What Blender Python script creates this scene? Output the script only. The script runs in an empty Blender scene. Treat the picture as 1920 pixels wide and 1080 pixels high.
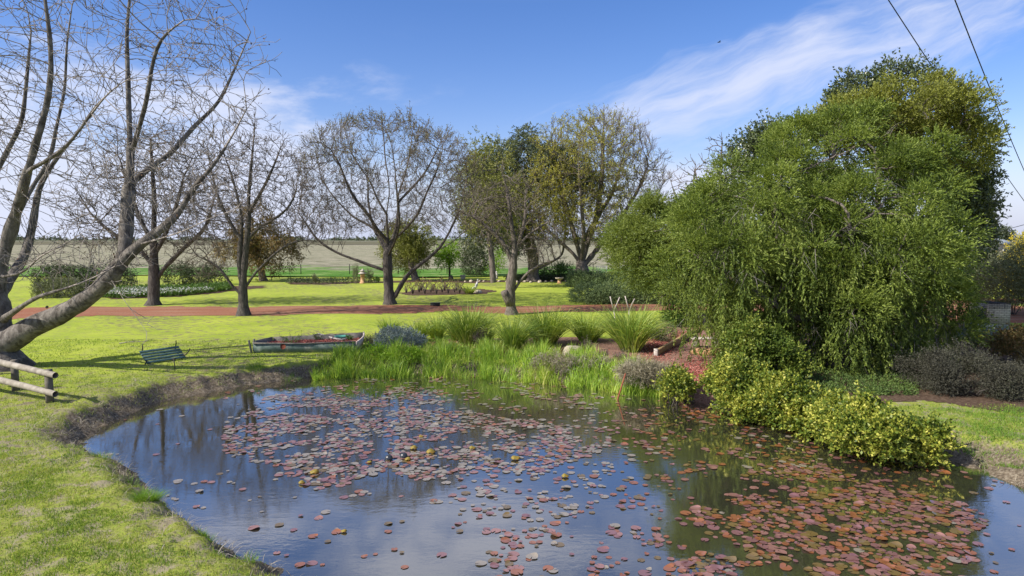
import bpy, math, random
import numpy as np
from mathutils import Vector
R = math.radians
random.seed(7)
scene = bpy.context.scene
COL = scene.collection

# ------------------------------------------------------------------ camera
F, CX, CY, CAMZ = 1280.0, 960.0, 540.0, 4.5
PITCH = math.atan((540 - 447) / 1280.0)
cam_d = bpy.data.cameras.new('camera')
cam = bpy.data.objects.new('camera', cam_d)
COL.objects.link(cam)
cam.location = (0, 0, CAMZ)
cam.rotation_euler = (R(90) - PITCH, 0, 0)
cam_d.sensor_width = 36.0
cam_d.lens = 36.0 * F / 1920.0
cam_d.clip_start = 0.1
cam_d.clip_end = 8000
scene.camera = cam
# ------------------------------------------------------------------ light
SUN_EL = 40.0
SUN_DIR = Vector((-0.92, -0.40, 0)).normalized()      # horizontal direction towards the sun
scene.view_settings.view_transform = 'Standard'
scene.view_settings.look = 'None'
scene.view_settings.gamma = 1.0
scene.view_settings.exposure = 0.6
sd = bpy.data.lights.new('sun', 'SUN')
sd.energy = 4.9
sd.angle = R(0.53)
sd.color = (1.0, 0.93, 0.82)
so = bpy.data.objects.new('sun', sd)
COL.objects.link(so)
sv = Vector((SUN_DIR.x * math.cos(R(SUN_EL)), SUN_DIR.y * math.cos(R(SUN_EL)), math.sin(R(SUN_EL))))
so.rotation_euler = sv.to_track_quat('Z', 'Y').to_euler()

world = bpy.data.worlds.new('World')
scene.world = world
world.use_nodes = True
wt = world.node_tree
wt.nodes.clear()


class NT:
    """small helper round a node tree"""
    def __init__(s, tree):
        s.t = tree

    def n(s, typ, **kw):
        nd = s.t.nodes.new(typ)
        for k, v in kw.items():
            if k.startswith('i_'):
                nd.inputs[k[2:].replace('_', ' ')].default_value = v
            else:
                setattr(nd, k, v)
        return nd

    def l(s, a, b):
        s.t.links.new(a, b)

    def set(s, sock, v):
        if hasattr(v, 'is_output') or isinstance(v, bpy.types.NodeSocket):
            s.l(v, sock)
        else:
            sock.default_value = v

    def math(s, op, a, b=0.0, c=None, clamp=False):
        nd = s.t.nodes.new('ShaderNodeMath')
        nd.operation = op
        nd.use_clamp = clamp
        s.set(nd.inputs[0], a)
        s.set(nd.inputs[1], b)
        if c is not None:
            s.set(nd.inputs[2], c)
        return nd.outputs[0]

    def mix(s, fac, a, b, blend='MIX'):
        nd = s.t.nodes.new('ShaderNodeMix')
        nd.data_type = 'RGBA'
        nd.blend_type = blend
        s.set(nd.inputs['Factor'], fac)
        for sock, v in ((nd.inputs[6], a), (nd.inputs[7], b)):
            s.set(sock, v if isinstance(v, bpy.types.NodeSocket) else tuple(v) + (1,))
        return nd.outputs[2]

    def ramp(s, fac, stops, interp='LINEAR'):
        nd = s.t.nodes.new('ShaderNodeValToRGB')
        cr = nd.color_ramp
        cr.interpolation = interp
        while len(cr.elements) < len(stops):
            cr.elements.new(0.5)
        for e, (p, c) in zip(cr.elements, stops):
            e.position = p
            e.color = tuple(c) + (1,) if len(c) == 3 else c
        s.set(nd.inputs[0], fac)
        return nd.outputs[0]

    def rng(s, v, a, b, c=0.0, d=1.0, smooth=True):
        nd = s.t.nodes.new('ShaderNodeMapRange')
        nd.interpolation_type = 'SMOOTHSTEP' if smooth else 'LINEAR'
        s.set(nd.inputs['Value'], v)
        for k, x in zip(('From Min', 'From Max', 'To Min', 'To Max'), (a, b, c, d)):
            nd.inputs[k].default_value = x
        return nd.outputs[0]

    def noise(s, vec, scale, detail=4, rough=0.55, dist=0.0):
        nd = s.t.nodes.new('ShaderNodeTexNoise')
        if vec is not None:
            s.l(vec, nd.inputs['Vector'])
        nd.inputs['Scale'].default_value = scale
        nd.inputs['Detail'].default_value = detail
        nd.inputs['Roughness'].default_value = rough
        nd.inputs['Distortion'].default_value = dist
        return nd.outputs['Fac']


w = NT(wt)
sky = w.n('ShaderNodeTexSky', sky_type='NISHITA', sun_disc=False)
sky.sun_elevation = R(SUN_EL)
sky.sun_rotation = math.atan2(SUN_DIR.x, SUN_DIR.y)
sky.altitude = 100
sky.air_density = 1.0
sky.dust_density = 0.5
sky.ozone_density = 2.5
tc = w.n('ShaderNodeTexCoord')
sep = w.n('ShaderNodeSeparateXYZ')
w.l(tc.outputs['Generated'], sep.inputs[0])
dx, dy, dz = sep.outputs
ydn = w.math('MAXIMUM', w.math('ABSOLUTE', dy), 0.15)
u = w.math('DIVIDE', dx, ydn)
v = w.math('DIVIDE', dz, ydn)
CA, SA = math.cos(R(24)), math.sin(R(24))
along = w.math('ADD', w.math('MULTIPLY', u, CA), w.math('MULTIPLY', v, SA))
across = w.math('SUBTRACT', w.math('MULTIPLY', v, CA), w.math('MULTIPLY', u, SA))
cmb0 = w.n('ShaderNodeCombineXYZ'); w.l(along, cmb0.inputs[0]); w.l(across, cmb0.inputs[1])
wrp = w.noise(cmb0.outputs[0], 2.2, 4, 0.55)
acr = w.math('ADD', across, w.math('MULTIPLY', w.math('SUBTRACT', wrp, 0.5), 0.16))
cmb = w.n('ShaderNodeCombineXYZ')
w.l(w.math('MULTIPLY', along, 2.4), cmb.inputs[0])
w.l(w.math('MULTIPLY', acr, 11.0), cmb.inputs[1])
st = w.noise(cmb.outputs[0], 1.0, 8, 0.58, 0.3)
cmb2 = w.n('ShaderNodeCombineXYZ')
w.l(w.math('MULTIPLY', along, 7.0), cmb2.inputs[0])
w.l(w.math('MULTIPLY', acr, 42.0), cmb2.inputs[1])
fine = w.noise(cmb2.outputs[0], 1.0, 6, 0.6, 0.5)
streak = w.math('ADD', w.math('MULTIPLY', st, 0.62), w.math('MULTIPLY', fine, 0.38))
band = w.math('MULTIPLY', w.rng(acr, -0.10, 0.06), w.rng(acr, 0.24, 0.10))
band = w.math('MULTIPLY', band, w.rng(along, -0.15, 0.25))
core = w.math('MULTIPLY', w.rng(acr, -0.04, 0.05), w.rng(acr, 0.15, 0.07))
core = w.math('MULTIPLY', core, w.math('MULTIPLY', w.rng(along, 0.12, 0.30), w.rng(along, 0.95, 0.35, 0.45, 1.0)))
dens = w.math('ADD', w.math('MULTIPLY', band, 0.24), w.math('MULTIPLY', core, 0.15))
c1 = w.rng(w.math('ADD', streak, dens), 0.645, 1.02)
c1 = w.math('MULTIPLY', c1, w.rng(dz, 0.01, 0.08))
# low broken cloud to the left
cmb3 = w.n('ShaderNodeCombineXYZ')
w.l(w.math('MULTIPLY', dx, 3.0), cmb3.inputs[0])
w.l(w.math('MULTIPLY', dy, 3.0), cmb3.inputs[1])
w.l(w.math('MULTIPLY', dz, 9.0), cmb3.inputs[2])
pf = w.noise(cmb3.outputs[0], 1.5, 8, 0.6, 0.3)
lm = w.math('MULTIPLY', w.rng(dx, 0.05, -0.40), w.rng(dz, 0.32, 0.05))
rm = w.math('MULTIPLY', w.math('MULTIPLY', w.rng(dx, 0.05, 0.25), w.rng(dx, 0.5, 0.35)), w.rng(dz, 0.17, 0.05))
fm = w.math('MULTIPLY', w.rng(dz, 0.09, 0.0), 0.25)
lmx = w.math('MAXIMUM', w.math('MAXIMUM', lm, w.math('MULTIPLY', rm, 0.75)), fm)
c2 = w.math('MULTIPLY', w.rng(w.math('ADD', pf, w.math('MULTIPLY', lmx, 0.46)), 0.60, 0.88), w.rng(lmx, 0.0, 0.25))
cl = w.math('MAXIMUM', w.math('MULTIPLY', c1, 0.85), w.math('MULTIPLY', c2, 0.85))
# clouds elsewhere in the dome (they are mirrored in the pond)
hi = w.math('MULTIPLY', w.rng(pf, 0.38, 0.60), w.math('MULTIPLY', w.rng(dz, 0.315, 0.40, 0.0, 0.85), w.rng(dx, 0.30, -0.05, 0.5, 1.0)))
cl = w.math('MAXIMUM', cl, hi, clamp=True)
hs = w.n('ShaderNodeHueSaturation')
hs.inputs['Saturation'].default_value = 1.3
hs.inputs['Hue'].default_value = 0.505
w.l(sky.outputs[0], hs.inputs['Color'])
tint = w.mix(1.0, hs.outputs[0], (1.04, 0.86, 0.97), 'MULTIPLY')
tint = w.mix(w.rng(dz, 0.16, -0.02, 0.0, 0.85), tint, (3.1, 3.7, 5.2))
skc = w.mix(cl, tint, (4.5, 4.8, 5.9))
bg = w.n('ShaderNodeBackground')
bg.inputs['Strength'].default_value = 0.115
w.l(skc, bg.inputs[0])
wo = w.n('ShaderNodeOutputWorld')
w.l(bg.outputs[0], wo.inputs[0])


# ------------------------------------------------------------------ picture <-> world
def ray(px, py):
    cx = (px - CX) / F
    cy = (CY - py) / F
    return np.array((cx, math.cos(PITCH) + cy * math.sin(PITCH), -math.sin(PITCH) + cy * math.cos(PITCH)))


def P(px, py, z=0.0):
    """point on the level z seen at that picture position"""
    d = ray(px, py)
    t = (z - CAMZ) / d[2]
    return np.array((d[0] * t, d[1] * t, z))


def Q(px, py, Y):
    """point at ground distance Y"""
    d = ray(px, py)
    t = Y / d[1]
    return np.array((d[0] * t, Y, CAMZ + d[2] * t))


# ------------------------------------------------------------------ objects
def tag(o, label=None, cat=None, group=None, kind=None):
    if label: o['label'] = label
    if cat: o['category'] = cat
    if group: o['group'] = group
    if kind: o['kind'] = kind
    return o


def empty(name, loc, label=None, cat=None, group=None):
    o = bpy.data.objects.new(name, None)
    o.empty_display_size = 0.3
    COL.objects.link(o)
    o.location = tuple(float(c) for c in loc)
    return tag(o, label, cat, group)


def mk(name, V, F_, mat, parent=None, smooth=False, origin=None):
    """V (n,3) array, F_ list of int arrays (m,3) / (m,4)"""
    V = np.asarray(V, dtype=np.float32).copy()
    if parent is not None:
        V -= np.array(parent.location, dtype=np.float32)
    elif origin is not None:
        V -= np.array(origin, dtype=np.float32)
    if not isinstance(F_, list):
        F_ = [F_]
    F_ = [np.asarray(f, dtype=np.int32) for f in F_ if len(f)]
    me = bpy.data.meshes.new(name)
    me.vertices.add(len(V))
    me.vertices.foreach_set('co', V.ravel())
    nl = sum(f.size for f in F_)
    npoly = sum(len(f) for f in F_)
    me.loops.add(nl)
    me.loops.foreach_set('vertex_index', np.concatenate([f.ravel() for f in F_]))
    me.polygons.add(npoly)
    tot = np.concatenate([np.full(len(f), f.shape[1], dtype=np.int32) for f in F_])
    st_ = np.concatenate([[0], np.cumsum(tot)[:-1]]).astype(np.int32)
    me.polygons.foreach_set('loop_start', st_)
    me.polygons.foreach_set('loop_total', tot)
    if smooth:
        me.polygons.foreach_set('use_smooth', np.ones(npoly, dtype=bool))
    me.update(calc_edges=True)
    me.validate()
    me.materials.append(mat)
    o = bpy.data.objects.new(name, me)
    COL.objects.link(o)
    if parent is not None:
        o.parent = parent
    elif origin is not None:
        o.location = tuple(float(c) for c in origin)
    return o


class MB:
    """collects boxes, tubes, lathes into one mesh"""
    def __init__(s):
        s.v, s.f4, s.f3, s.n = [], [], [], 0

    def add(s, V, quads=(), tris=()):
        V = np.asarray(V, float)
        for q in quads: s.f4.append([i + s.n for i in q])
        for q in tris: s.f3.append([i + s.n for i in q])
        s.v.append(V); s.n += len(V)
        return s

    def box(s, c, size, rot=0.0, tilt=(0, 0), bev=0.0):
        hx, hy, hz = [k / 2 for k in size]
        if bev > 0:
            b = min(bev, hx * .9, hy * .9, hz * .9)
            pts = []
            for z_, ins in ((-hz, b), (-hz + b, 0), (hz - b, 0), (hz, b)):
                ax, ay = hx - ins, hy - ins
                c_ = b if ins == 0 else b * 0.4
                pts += [(-ax + c_, -ay, z_), (ax - c_, -ay, z_), (ax, -ay + c_, z_), (ax, ay - c_, z_),
                        (ax - c_, ay, z_), (-ax + c_, ay, z_), (-ax, ay - c_, z_), (-ax, -ay + c_, z_)]
            quads = []
            for k in range(3):
                for i in range(8):
                    j = (i + 1) % 8
                    quads.append((k * 8 + i, k * 8 + j, k * 8 + 8 + j, k * 8 + 8 + i))
            quads += [(7, 6, 5, 0), (0, 5, 4, 1), (1, 4, 3, 2)]
            o = 24
            quads += [(o + 0, o + 5, o + 6, o + 7), (o + 1, o + 4, o + 5, o + 0), (o + 2, o + 3, o + 4, o + 1)]
        else:
            pts = [(-hx, -hy, -hz), (hx, -hy, -hz), (hx, hy, -hz), (-hx, hy, -hz),
                   (-hx, -hy, hz), (hx, -hy, hz), (hx, hy, hz), (-hx, hy, hz)]
            quads = [(0, 3, 2, 1), (4, 5, 6, 7), (0, 1, 5, 4), (1, 2, 6, 5), (2, 3, 7, 6), (3, 0, 4, 7)]
        V = np.array(pts)
        tx, ty = tilt
        if tx:
            c_, s_ = math.cos(tx), math.sin(tx)
            V = V @ np.array([[1, 0, 0], [0, c_, s_], [0, -s_, c_]])
        if ty:
            c_, s_ = math.cos(ty), math.sin(ty)
            V = V @ np.array([[c_, 0, -s_], [0, 1, 0], [s_, 0, c_]])
        c_, s_ = math.cos(rot), math.sin(rot)
        V = V @ np.array([[c_, s_, 0], [-s_, c_, 0], [0, 0, 1]])
        return s.add(V + np.array(c), quads)

    def tube(s, pts, rad, k=8, caps=True):
        pts = np.asarray(pts, float)
        n = len(pts)
        rad = np.broadcast_to(np.asarray(rad, float), (n,))
        d = np.gradient(pts, axis=0)
        d /= np.linalg.norm(d, axis=1)[:, None] + 1e-9
        ref = np.array((0.13, 0.21, 0.97)) if abs(d[:, 2]).mean() < 0.8 else np.array((0.97, 0.2, 0.1))
        a = np.cross(d, ref); a /= np.linalg.norm(a, axis=1)[:, None] + 1e-9
        b = np.cross(d, a)
        t = np.arange(k) * 2 * math.pi / k
        V = pts[:, None] + rad[:, None, None] * (np.cos(t)[None, :, None] * a[:, None] + np.sin(t)[None, :, None] * b[:, None])
        V = V.reshape(-1, 3)
        quads = [(i * k + j, i * k + (j + 1) % k, (i + 1) * k + (j + 1) % k, (i + 1) * k + j) for i in range(n - 1) for j in range(k)]
        tris = []
        if caps:
            V = np.vstack([V, pts[0], pts[-1]])
            tris = [(j, n * k, (j + 1) % k) for j in range(k)]
            tris += [((n - 1) * k + j, (n - 1) * k + (j + 1) % k, n * k + 1) for j in range(k)]
        return s.add(V, quads, tris)

    def lathe(s, c, prof, k=16, sx=1, sy=1, rot=0, lump=0.0, seed=0):
        rg = np.random.default_rng(seed)
        t = np.arange(k) * 2 * math.pi / k
        V = []
        for r_, z_ in prof:
            rr = r_ * (1 + lump * rg.uniform(-1, 1, k))
            x = np.cos(t) * rr * sx; y = np.sin(t) * rr * sy
            V.append(np.stack([x * math.cos(rot) - y * math.sin(rot), x * math.sin(rot) + y * math.cos(rot), np.full(k, z_)], 1))
        V = np.concatenate(V) + np.array(c)
        quads = [(i * k + j, i * k + (j + 1) % k, (i + 1) * k + (j + 1) % k, (i + 1) * k + j) for i in range(len(prof) - 1) for j in range(k)]
        return s.add(V, quads)

    def build(s, name, mat, parent=None, smooth=False, origin=None):
        return mk(name, np.vstack(s.v), [np.array(s.f4, dtype=np.int32).reshape(-1, 4), np.array(s.f3, dtype=np.int32).reshape(-1, 3)], mat, parent, smooth, origin)


# ------------------------------------------------------------------ materials
def newmat(name, rough=0.9, spec=0.2):
    m = bpy.data.materials.new(name)
    m.use_nodes = True
    t = NT(m.node_tree)
    b = m.node_tree.nodes['Principled BSDF']
    b.inputs['Roughness'].default_value = rough
    b.inputs['Specular IOR Level'].default_value = spec
    return m, t, b


def leafmat(name, cols, trans=0.35, rough=0.55, nscale=0.5, tcol=None, spec=0.25):
    """foliage: colour differs leaf by leaf and in drifts; light passes through"""
    m, t, b = newmat(name, rough, spec)
    g = t.n('ShaderNodeNewGeometry')
    tcn = t.n('ShaderNodeTexCoord')
    nz = t.noise(tcn.outputs['Object'], nscale, 3, 0.6)
    f = t.math('ADD', t.math('MULTIPLY', g.outputs['Random Per Island'], 0.6), t.math('MULTIPLY', t.rng(nz, 0.3, 0.7), 0.4))
    n = len(cols)
    c = t.ramp(f, [((i + 0.0) / (n - 1) if n > 1 else 0, c_) for i, c_ in enumerate(cols)])
    t.l(c, b.inputs['Base Color'])
    if trans > 0:
        tr = t.n('ShaderNodeBsdfTranslucent')
        t.l(t.mix(1.0, c, tcol or (1.25, 1.2, 0.6), 'MULTIPLY'), tr.inputs[0])
        mx = t.n('ShaderNodeMixShader')
        mx.inputs[0].default_value = trans
        t.l(b.outputs[0], mx.inputs[1]); t.l(tr.outputs[0], mx.inputs[2])
        out = [k for k in m.node_tree.nodes if k.type == 'OUTPUT_MATERIAL'][0]
        t.l(mx.outputs[0], out.inputs[0])
    return m


def barkmat(name, c1_, c2_, c3_=None, scale=3.0, bump=0.5, stretch=4.0):
    m, t, b = newmat(name, 0.95, 0.1)
    tcn = t.n('ShaderNodeTexCoord')
    mp = t.n('ShaderNodeMapping')
    mp.inputs['Scale'].default_value = (stretch, stretch, 1)
    t.l(tcn.outputs['Object'], mp.inputs[0])
    nz = t.noise(mp.outputs[0], scale, 8, 0.65, 0.4)
    c = t.ramp(nz, [(0.33, c1_), (0.62, c2_)])
    if c3_:
        big = t.noise(tcn.outputs['Object'], 1.8, 5, 0.65, 0.8)
        c = t.mix(t.rng(big, 0.52, 0.60), c, c3_)
    t.l(c, b.inputs['Base Color'])
    bm = t.n('ShaderNodeBump')
    bm.inputs['Strength'].default_value = bump
    bm.inputs['Distance'].default_value = 0.06
    t.l(nz, bm.inputs['Height'])
    t.l(bm.outputs[0], b.inputs['Normal'])
    return m


def noisemat(name, stops, scale=4.0, rough=0.85, bump=0.3, dist=0.02, detail=6, spec=0.2, island=0.0):
    m, t, b = newmat(name, rough, spec)
    tcn = t.n('ShaderNodeTexCoord')
    nz = t.noise(tcn.outputs['Object'], scale, detail, 0.6)
    f = t.rng(nz, 0.25, 0.75, smooth=False)
    if island:
        g = t.n('ShaderNodeNewGeometry')
        f = t.math('ADD', t.math('MULTIPLY', f, 1 - island), t.math('MULTIPLY', g.outputs['Random Per Island'], island))
    n = len(stops)
    c = t.ramp(f, [(i / (n - 1), c_) for i, c_ in enumerate(stops)])
    t.l(c, b.inputs['Base Color'])
    if bump:
        bm = t.n('ShaderNodeBump')
        bm.inputs['Strength'].default_value = bump
        bm.inputs['Distance'].default_value = dist
        t.l(nz, bm.inputs['Height']); t.l(bm.outputs[0], b.inputs['Normal'])
    return m


# ------------------------------------------------------------------ terrain
WZ = -0.45                                            # water level
SHORE_PX = [(700, 1180), (560, 1080), (470, 1047), (400, 1008), (330, 968), (292, 938), (262, 905), (232, 878), (192, 858),
            (163, 838), (168, 820), (186, 804), (222, 785), (275, 762), (340, 746), (420, 730), (500, 717), (575, 708),
            (650, 703), (720, 702), (800, 703), (900, 706), (1000, 713), (1100, 723), (1180, 735), (1250, 745), (1305, 752),
            (1350, 768), (1450, 800), (1560, 828), (1680, 848), (1745, 855), (1800, 872), (1850, 890), (1920, 915),
            (2020, 950), (2150, 1010), (2300, 1100)]
shore = np.array([P(x, y, WZ)[:2] for x, y in SHORE_PX] + [(9.5, 4.0), (5, 1.5), (0, 2.2)])


def chaikin(p, n=2):
    for _ in range(n):
        q = np.roll(p, -1, axis=0)
        p = np.stack([0.75 * p + 0.25 * q, 0.25 * p + 0.75 * q], 1).reshape(-1, 2)
    return p


rg0 = np.random.default_rng(3)
shore = chaikin(shore, 2)
shore = shore + rg0.normal(0, 0.05, shore.shape)


def poly_sd(pts, poly):
    """signed distance to a polygon, positive outside"""
    pts = np.asarray(pts, float)
    out = np.full(len(pts), 1e9)
    inside = np.zeros(len(pts), bool)
    n = len(poly)
    for i in range(n):
        a = poly[i]; b = poly[(i + 1) % n]
        ab = b - a
        tt = np.clip(((pts - a) @ ab) / (ab @ ab + 1e-12), 0, 1)
        d = np.linalg.norm(pts - a - tt[:, None] * ab, axis=1)
        out = np.minimum(out, d)
        c = ((a[1] > pts[:, 1]) != (b[1] > pts[:, 1])) & (pts[:, 0] < (b[0] - a[0]) * (pts[:, 1] - a[1]) / (b[1] - a[1] + 1e-12) + a[0])
        inside ^= c
    return np.where(inside, -out, out)


def vnoise(p, f, seed):
    """smooth value noise on the ground plane"""
    r_ = np.random.default_rng(seed).uniform(size=(64, 64))
    q = p * f; i = np.floor(q).astype(int); u_ = q - i; u_ = u_ * u_ * (3 - 2 * u_)
    g = lambda a, b_: r_[(i[:, 0] + a) % 64, (i[:, 1] + b_) % 64]
    return (g(0, 0) * (1 - u_[:, 0]) + g(1, 0) * u_[:, 0]) * (1 - u_[:, 1]) + (g(0, 1) * (1 - u_[:, 0]) + g(1, 1) * u_[:, 0]) * u_[:, 1]


def hgt(pts):
    pts = np.asarray(pts, float).reshape(-1, 2)
    x, y = pts[:, 0], pts[:, 1]
    z = 0.035 * np.sin(x * 0.31 + 1.3) * np.cos(y * 0.23) + 0.02 * np.sin(x * 0.83 + y * 0.57)
    z = np.where(y > 60, z * 1.5, z)
    near = (y < 34) & (np.abs(x) < 24) & (y > -4)
    if near.any():
        sdv = poly_sd(pts[near], shore)
        xn, yn = x[near], y[near]
        wob = 0.10 * np.sin(xn * 2.1 + yn * 1.3) + 0.07 * np.sin(xn * 4.7 - yn * 3.9) + 0.05 * np.sin(xn * 9.1 + yn * 7.7)
        s_ = sdv + wob
        width = np.where(xn > 6, 1.5, 0.9)
        t_ = np.clip((s_ + 0.12) / width, 0, 1)
        rise = t_ * t_ * (3 - 2 * t_)
        bank = -0.50 + 0.50 * rise
        deep = -0.50 - np.clip(-sdv, 0, 2) * 0.55
        rough_ = (0.03 * np.sin(xn * 7.3 + 1.1 * np.sin(yn * 5)) * np.cos(yn * 6.1) + 0.16 * (vnoise(pts[near], 3.3, 41) - .5) + 0.09 * (vnoise(pts[near], 8.0, 42) - .5)) * np.exp(-((sdv - 0.6) / 0.6) ** 2)
        zn = np.where(s_ < -0.12, deep, bank) + np.where(sdv > 0, rough_, 0)
        z[near] = np.where(s_ > width, z[near] + zn, zn + z[near] * rise)
    return z


def hz(x, y):
    return float(hgt(np.array([[x, y]]))[0])


def lin(a, b, s):
    return list(np.arange(a, b, s))


def grow_axis(a, b, f):
    out = []; s = 0.3; c = a
    while c < b:
        out.append(c); s *= f; c += s
    return out + [b]


xp = grow_axis(20.2, 2500, 1.25)
gx = np.array([-k for k in xp[::-1]] + lin(-20, 20.01, 0.16) + xp)
gy = np.array([-k for k in grow_axis(2.2, 400, 1.4)[::-1]] + lin(-2, 32.01, 0.16) + grow_axis(32.3, 3500, 1.09))
XX, YY = np.meshgrid(gx, gy)
pts = np.stack([XX.ravel(), YY.ravel()], 1)
ZZ = hgt(pts)
nx, ny = len(gx), len(gy)
idx = np.arange(nx * ny).reshape(ny, nx)
quads = np.stack([idx[:-1, :-1].ravel(), idx[:-1, 1:].ravel(), idx[1:, 1:].ravel(), idx[1:, :-1].ravel()], 1)

# lawn: bright clover-green turf with worn and dry drifts; bare soil where the ground dips to the pond
m_lawn, t, b = newmat('lawn', 0.95, 0.05)
tcn = t.n('ShaderNodeTexCoord')
ob = tcn.outputs['Object']
n1 = t.noise(ob, 0.35, 5, 0.6, 0.4)
n2 = t.noise(ob, 2.6, 6, 0.65, 0.3)
n3 = t.noise(ob, 16.0, 5, 0.7)
LAWN = [(0.32, (0.18, 0.25, 0.03)), (0.5, (0.29, 0.355, 0.045)), (0.68, (0.40, 0.44, 0.07))]
base = t.ramp(t.math('ADD', t.math('MULTIPLY', n1, 0.5), t.math('MULTIPLY', n3, 0.5)), LAWN)
spg = t.n('ShaderNodeSeparateXYZ'); t.l(ob, spg.inputs[0])
nearm = t.rng(spg.outputs[1], 26, 15)
dry = t.math('MULTIPLY', t.rng(n2, 0.46, 0.60), t.math('ADD', t.math('MULTIPLY', nearm, 0.80), 0.14))
base = t.mix(t.math('MULTIPLY', nearm, t.rng(n3, 0.38, 0.62, 0.25, 0.75)), base, (0.15, 0.135, 0.06))
base = t.mix(dry, base, (0.27, 0.235, 0.155))
wob_ = t.math('MULTIPLY', t.rng(spg.outputs[1], 12, 15), t.rng(spg.outputs[0], 0, -2, 0, 0.06))
soilf = t.math('SUBTRACT', t.math('SUBTRACT', spg.outputs[2], wob_), t.math('MULTIPLY', t.math('SUBTRACT', n2, 0.5), 0.6))
soil = t.ramp(n3, [(0.3, (0.045, 0.036, 0.025)), (0.5, (0.15, 0.12, 0.085)), (0.7, (0.31, 0.27, 0.20))])
base = t.mix(t.rng(soilf, -0.03, -0.20), base, soil)
t.l(base, b.inputs['Base Color'])
bm = t.n('ShaderNodeBump'); bm.inputs['Strength'].default_value = 0.6; bm.inputs['Distance'].default_value = 0.05
t.l(n3, bm.inputs['Height']); t.l(bm.outputs[0], b.inputs['Normal'])
ground = mk('ground', np.stack([pts[:, 0], pts[:, 1], ZZ], 1), quads, m_lawn, smooth=True)
tag(ground, kind='structure')

# pond
m_water, t, b = newmat('water', 0.03, 0.5)
b.inputs['Base Color'].default_value = (0.036, 0.035, 0.024, 1)
b.inputs['IOR'].default_value = 1.5
tcn = t.n('ShaderNodeTexCoord')
mp = t.n('ShaderNodeMapping'); mp.inputs['Scale'].default_value = (0.7, 1.5, 1); t.l(tcn.outputs['Object'], mp.inputs[0])
wn = t.noise(mp.outputs[0], 5.5, 4, 0.55, 0.3)
wn2 = t.noise(mp.outputs[0], 0.5, 3, 0.5)
bm = t.n('ShaderNodeBump'); bm.inputs['Distance'].default_value = 0.0020
t.l(t.rng(wn2, 0.35, 0.7, 0.3, 1.0), bm.inputs['Strength'])
t.l(wn, bm.inputs['Height']); t.l(bm.outputs[0], b.inputs['Normal'])
gl = t.n('ShaderNodeBsdfGlossy'); gl.inputs['Roughness'].default_value = 0.015; gl.inputs['Color'].default_value = (0.92, 0.88, 0.82, 1)
t.l(bm.outputs[0], gl.inputs['Normal'])
lw_ = t.n('ShaderNodeLayerWeight'); lw_.inputs['Blend'].default_value = 0.5
mxw = t.n('ShaderNodeMixShader'); t.l(t.rng(lw_.outputs['Facing'], 0.3, 0.95, 0.14, 0.70, smooth=False), mxw.inputs[0])
t.l(b.outputs[0], mxw.inputs[1]); t.l(gl.outputs[0], mxw.inputs[2])
t.l(mxw.outputs[0], [k for k in m_water.node_tree.nodes if k.type == 'OUTPUT_MATERIAL'][0].inputs[0])
wx = np.linspace(-16, 16, 33); wy = np.linspace(0, 27, 28)
WX, WY = np.meshgrid(wx, wy); ii = np.arange(WX.size).reshape(WX.shape)
water = mk('pond_water', np.stack([WX.ravel(), WY.ravel(), np.full(WX.size, WZ)], 1),
           np.stack([ii[:-1, :-1].ravel(), ii[:-1, 1:].ravel(), ii[1:, 1:].ravel(), ii[1:, :-1].ravel()], 1), m_water)
tag(water, kind='structure')


def sheet(name, poly, mat, step, lift=0.006, kind='structure', rag=0.0, seed=0):
    """flat covering that follows the ground inside a polygon"""
    poly = np.asarray(poly, float)
    lo, hi_ = poly.min(0) - step, poly.max(0) + step
    xs = np.arange(lo[0], hi_[0] + step, step); ys = np.arange(lo[1], hi_[1] + step, step)
    X, Y = np.meshgrid(xs, ys)
    p = np.stack([X.ravel(), Y.ravel()], 1)
    sdv = poly_sd(p, poly)
    if rag:
        sdv = sdv + rag * (np.sin(p[:, 0] * 3.1 + p[:, 1] * 2.3 + seed) * .5 + np.sin(p[:, 0] * 7.7 - p[:, 1] * 5.3) * .3 + np.sin(p[:, 0] * 1.3 + seed) * .4)
    z = hgt(p) + lift
    ids = np.arange(len(p)).reshape(X.shape)
    q = np.stack([ids[:-1, :-1].ravel(), ids[:-1, 1:].ravel(), ids[1:, 1:].ravel(), ids[1:, :-1].ravel()], 1)
    keep = (sdv[q] < 0).mean(1) > 0.5
    q = q[keep]
    used, inv = np.unique(q, return_inverse=True)
    o = mk(name, np.stack([p[used, 0], p[used, 1], z[used]], 1), inv.reshape(q.shape), mat, smooth=True)
    return tag(o, kind=kind)


m_track = noisemat('red_gravel', [(0.14, 0.06, 0.036), (0.25, 0.105, 0.062), (0.34, 0.17, 0.11)], 9, 0.95, 0.4, 0.02, 8, 0.05)
t2 = NT(m_track.node_tree); b2 = m_track.node_tree.nodes['Principled BSDF']; lk = b2.inputs['Base Color'].links[0].from_socket
tcx = t2.n('ShaderNodeTexCoord'); mpx = t2.n('ShaderNodeMapping'); mpx.inputs['Scale'].default_value = (0.12, 1.4, 1); t2.l(tcx.outputs['Object'], mpx.inputs[0])
t2.l(t2.mix(t2.rng(t2.noise(mpx.outputs[0], 1.0, 5, 0.6, 0.4), 0.42, 0.66, 0, 0.6), lk, (0.30, 0.20, 0.13)), b2.inputs['Base Color'])
top = [P(x, y)[:2] for x, y in [(-500, 585), (0, 578), (300, 574), (450, 575), (700, 572.5), (850, 571.5), (960, 575), (1080, 571), (1240, 569), (1500, 570), (1900, 560), (2300, 560)]]
bot = [P(x, y)[:2] for x, y in [(2300, 610), (1900, 605), (1500, 590), (1250, 583), (1080, 585), (960, 588), (860, 584), (700, 590), (450, 592), (180, 593), (0, 601), (-500, 625)]]
sheet('gravel_track', np.array(top + bot), m_track, 0.5, 0.012, rag=0.25)

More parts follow.
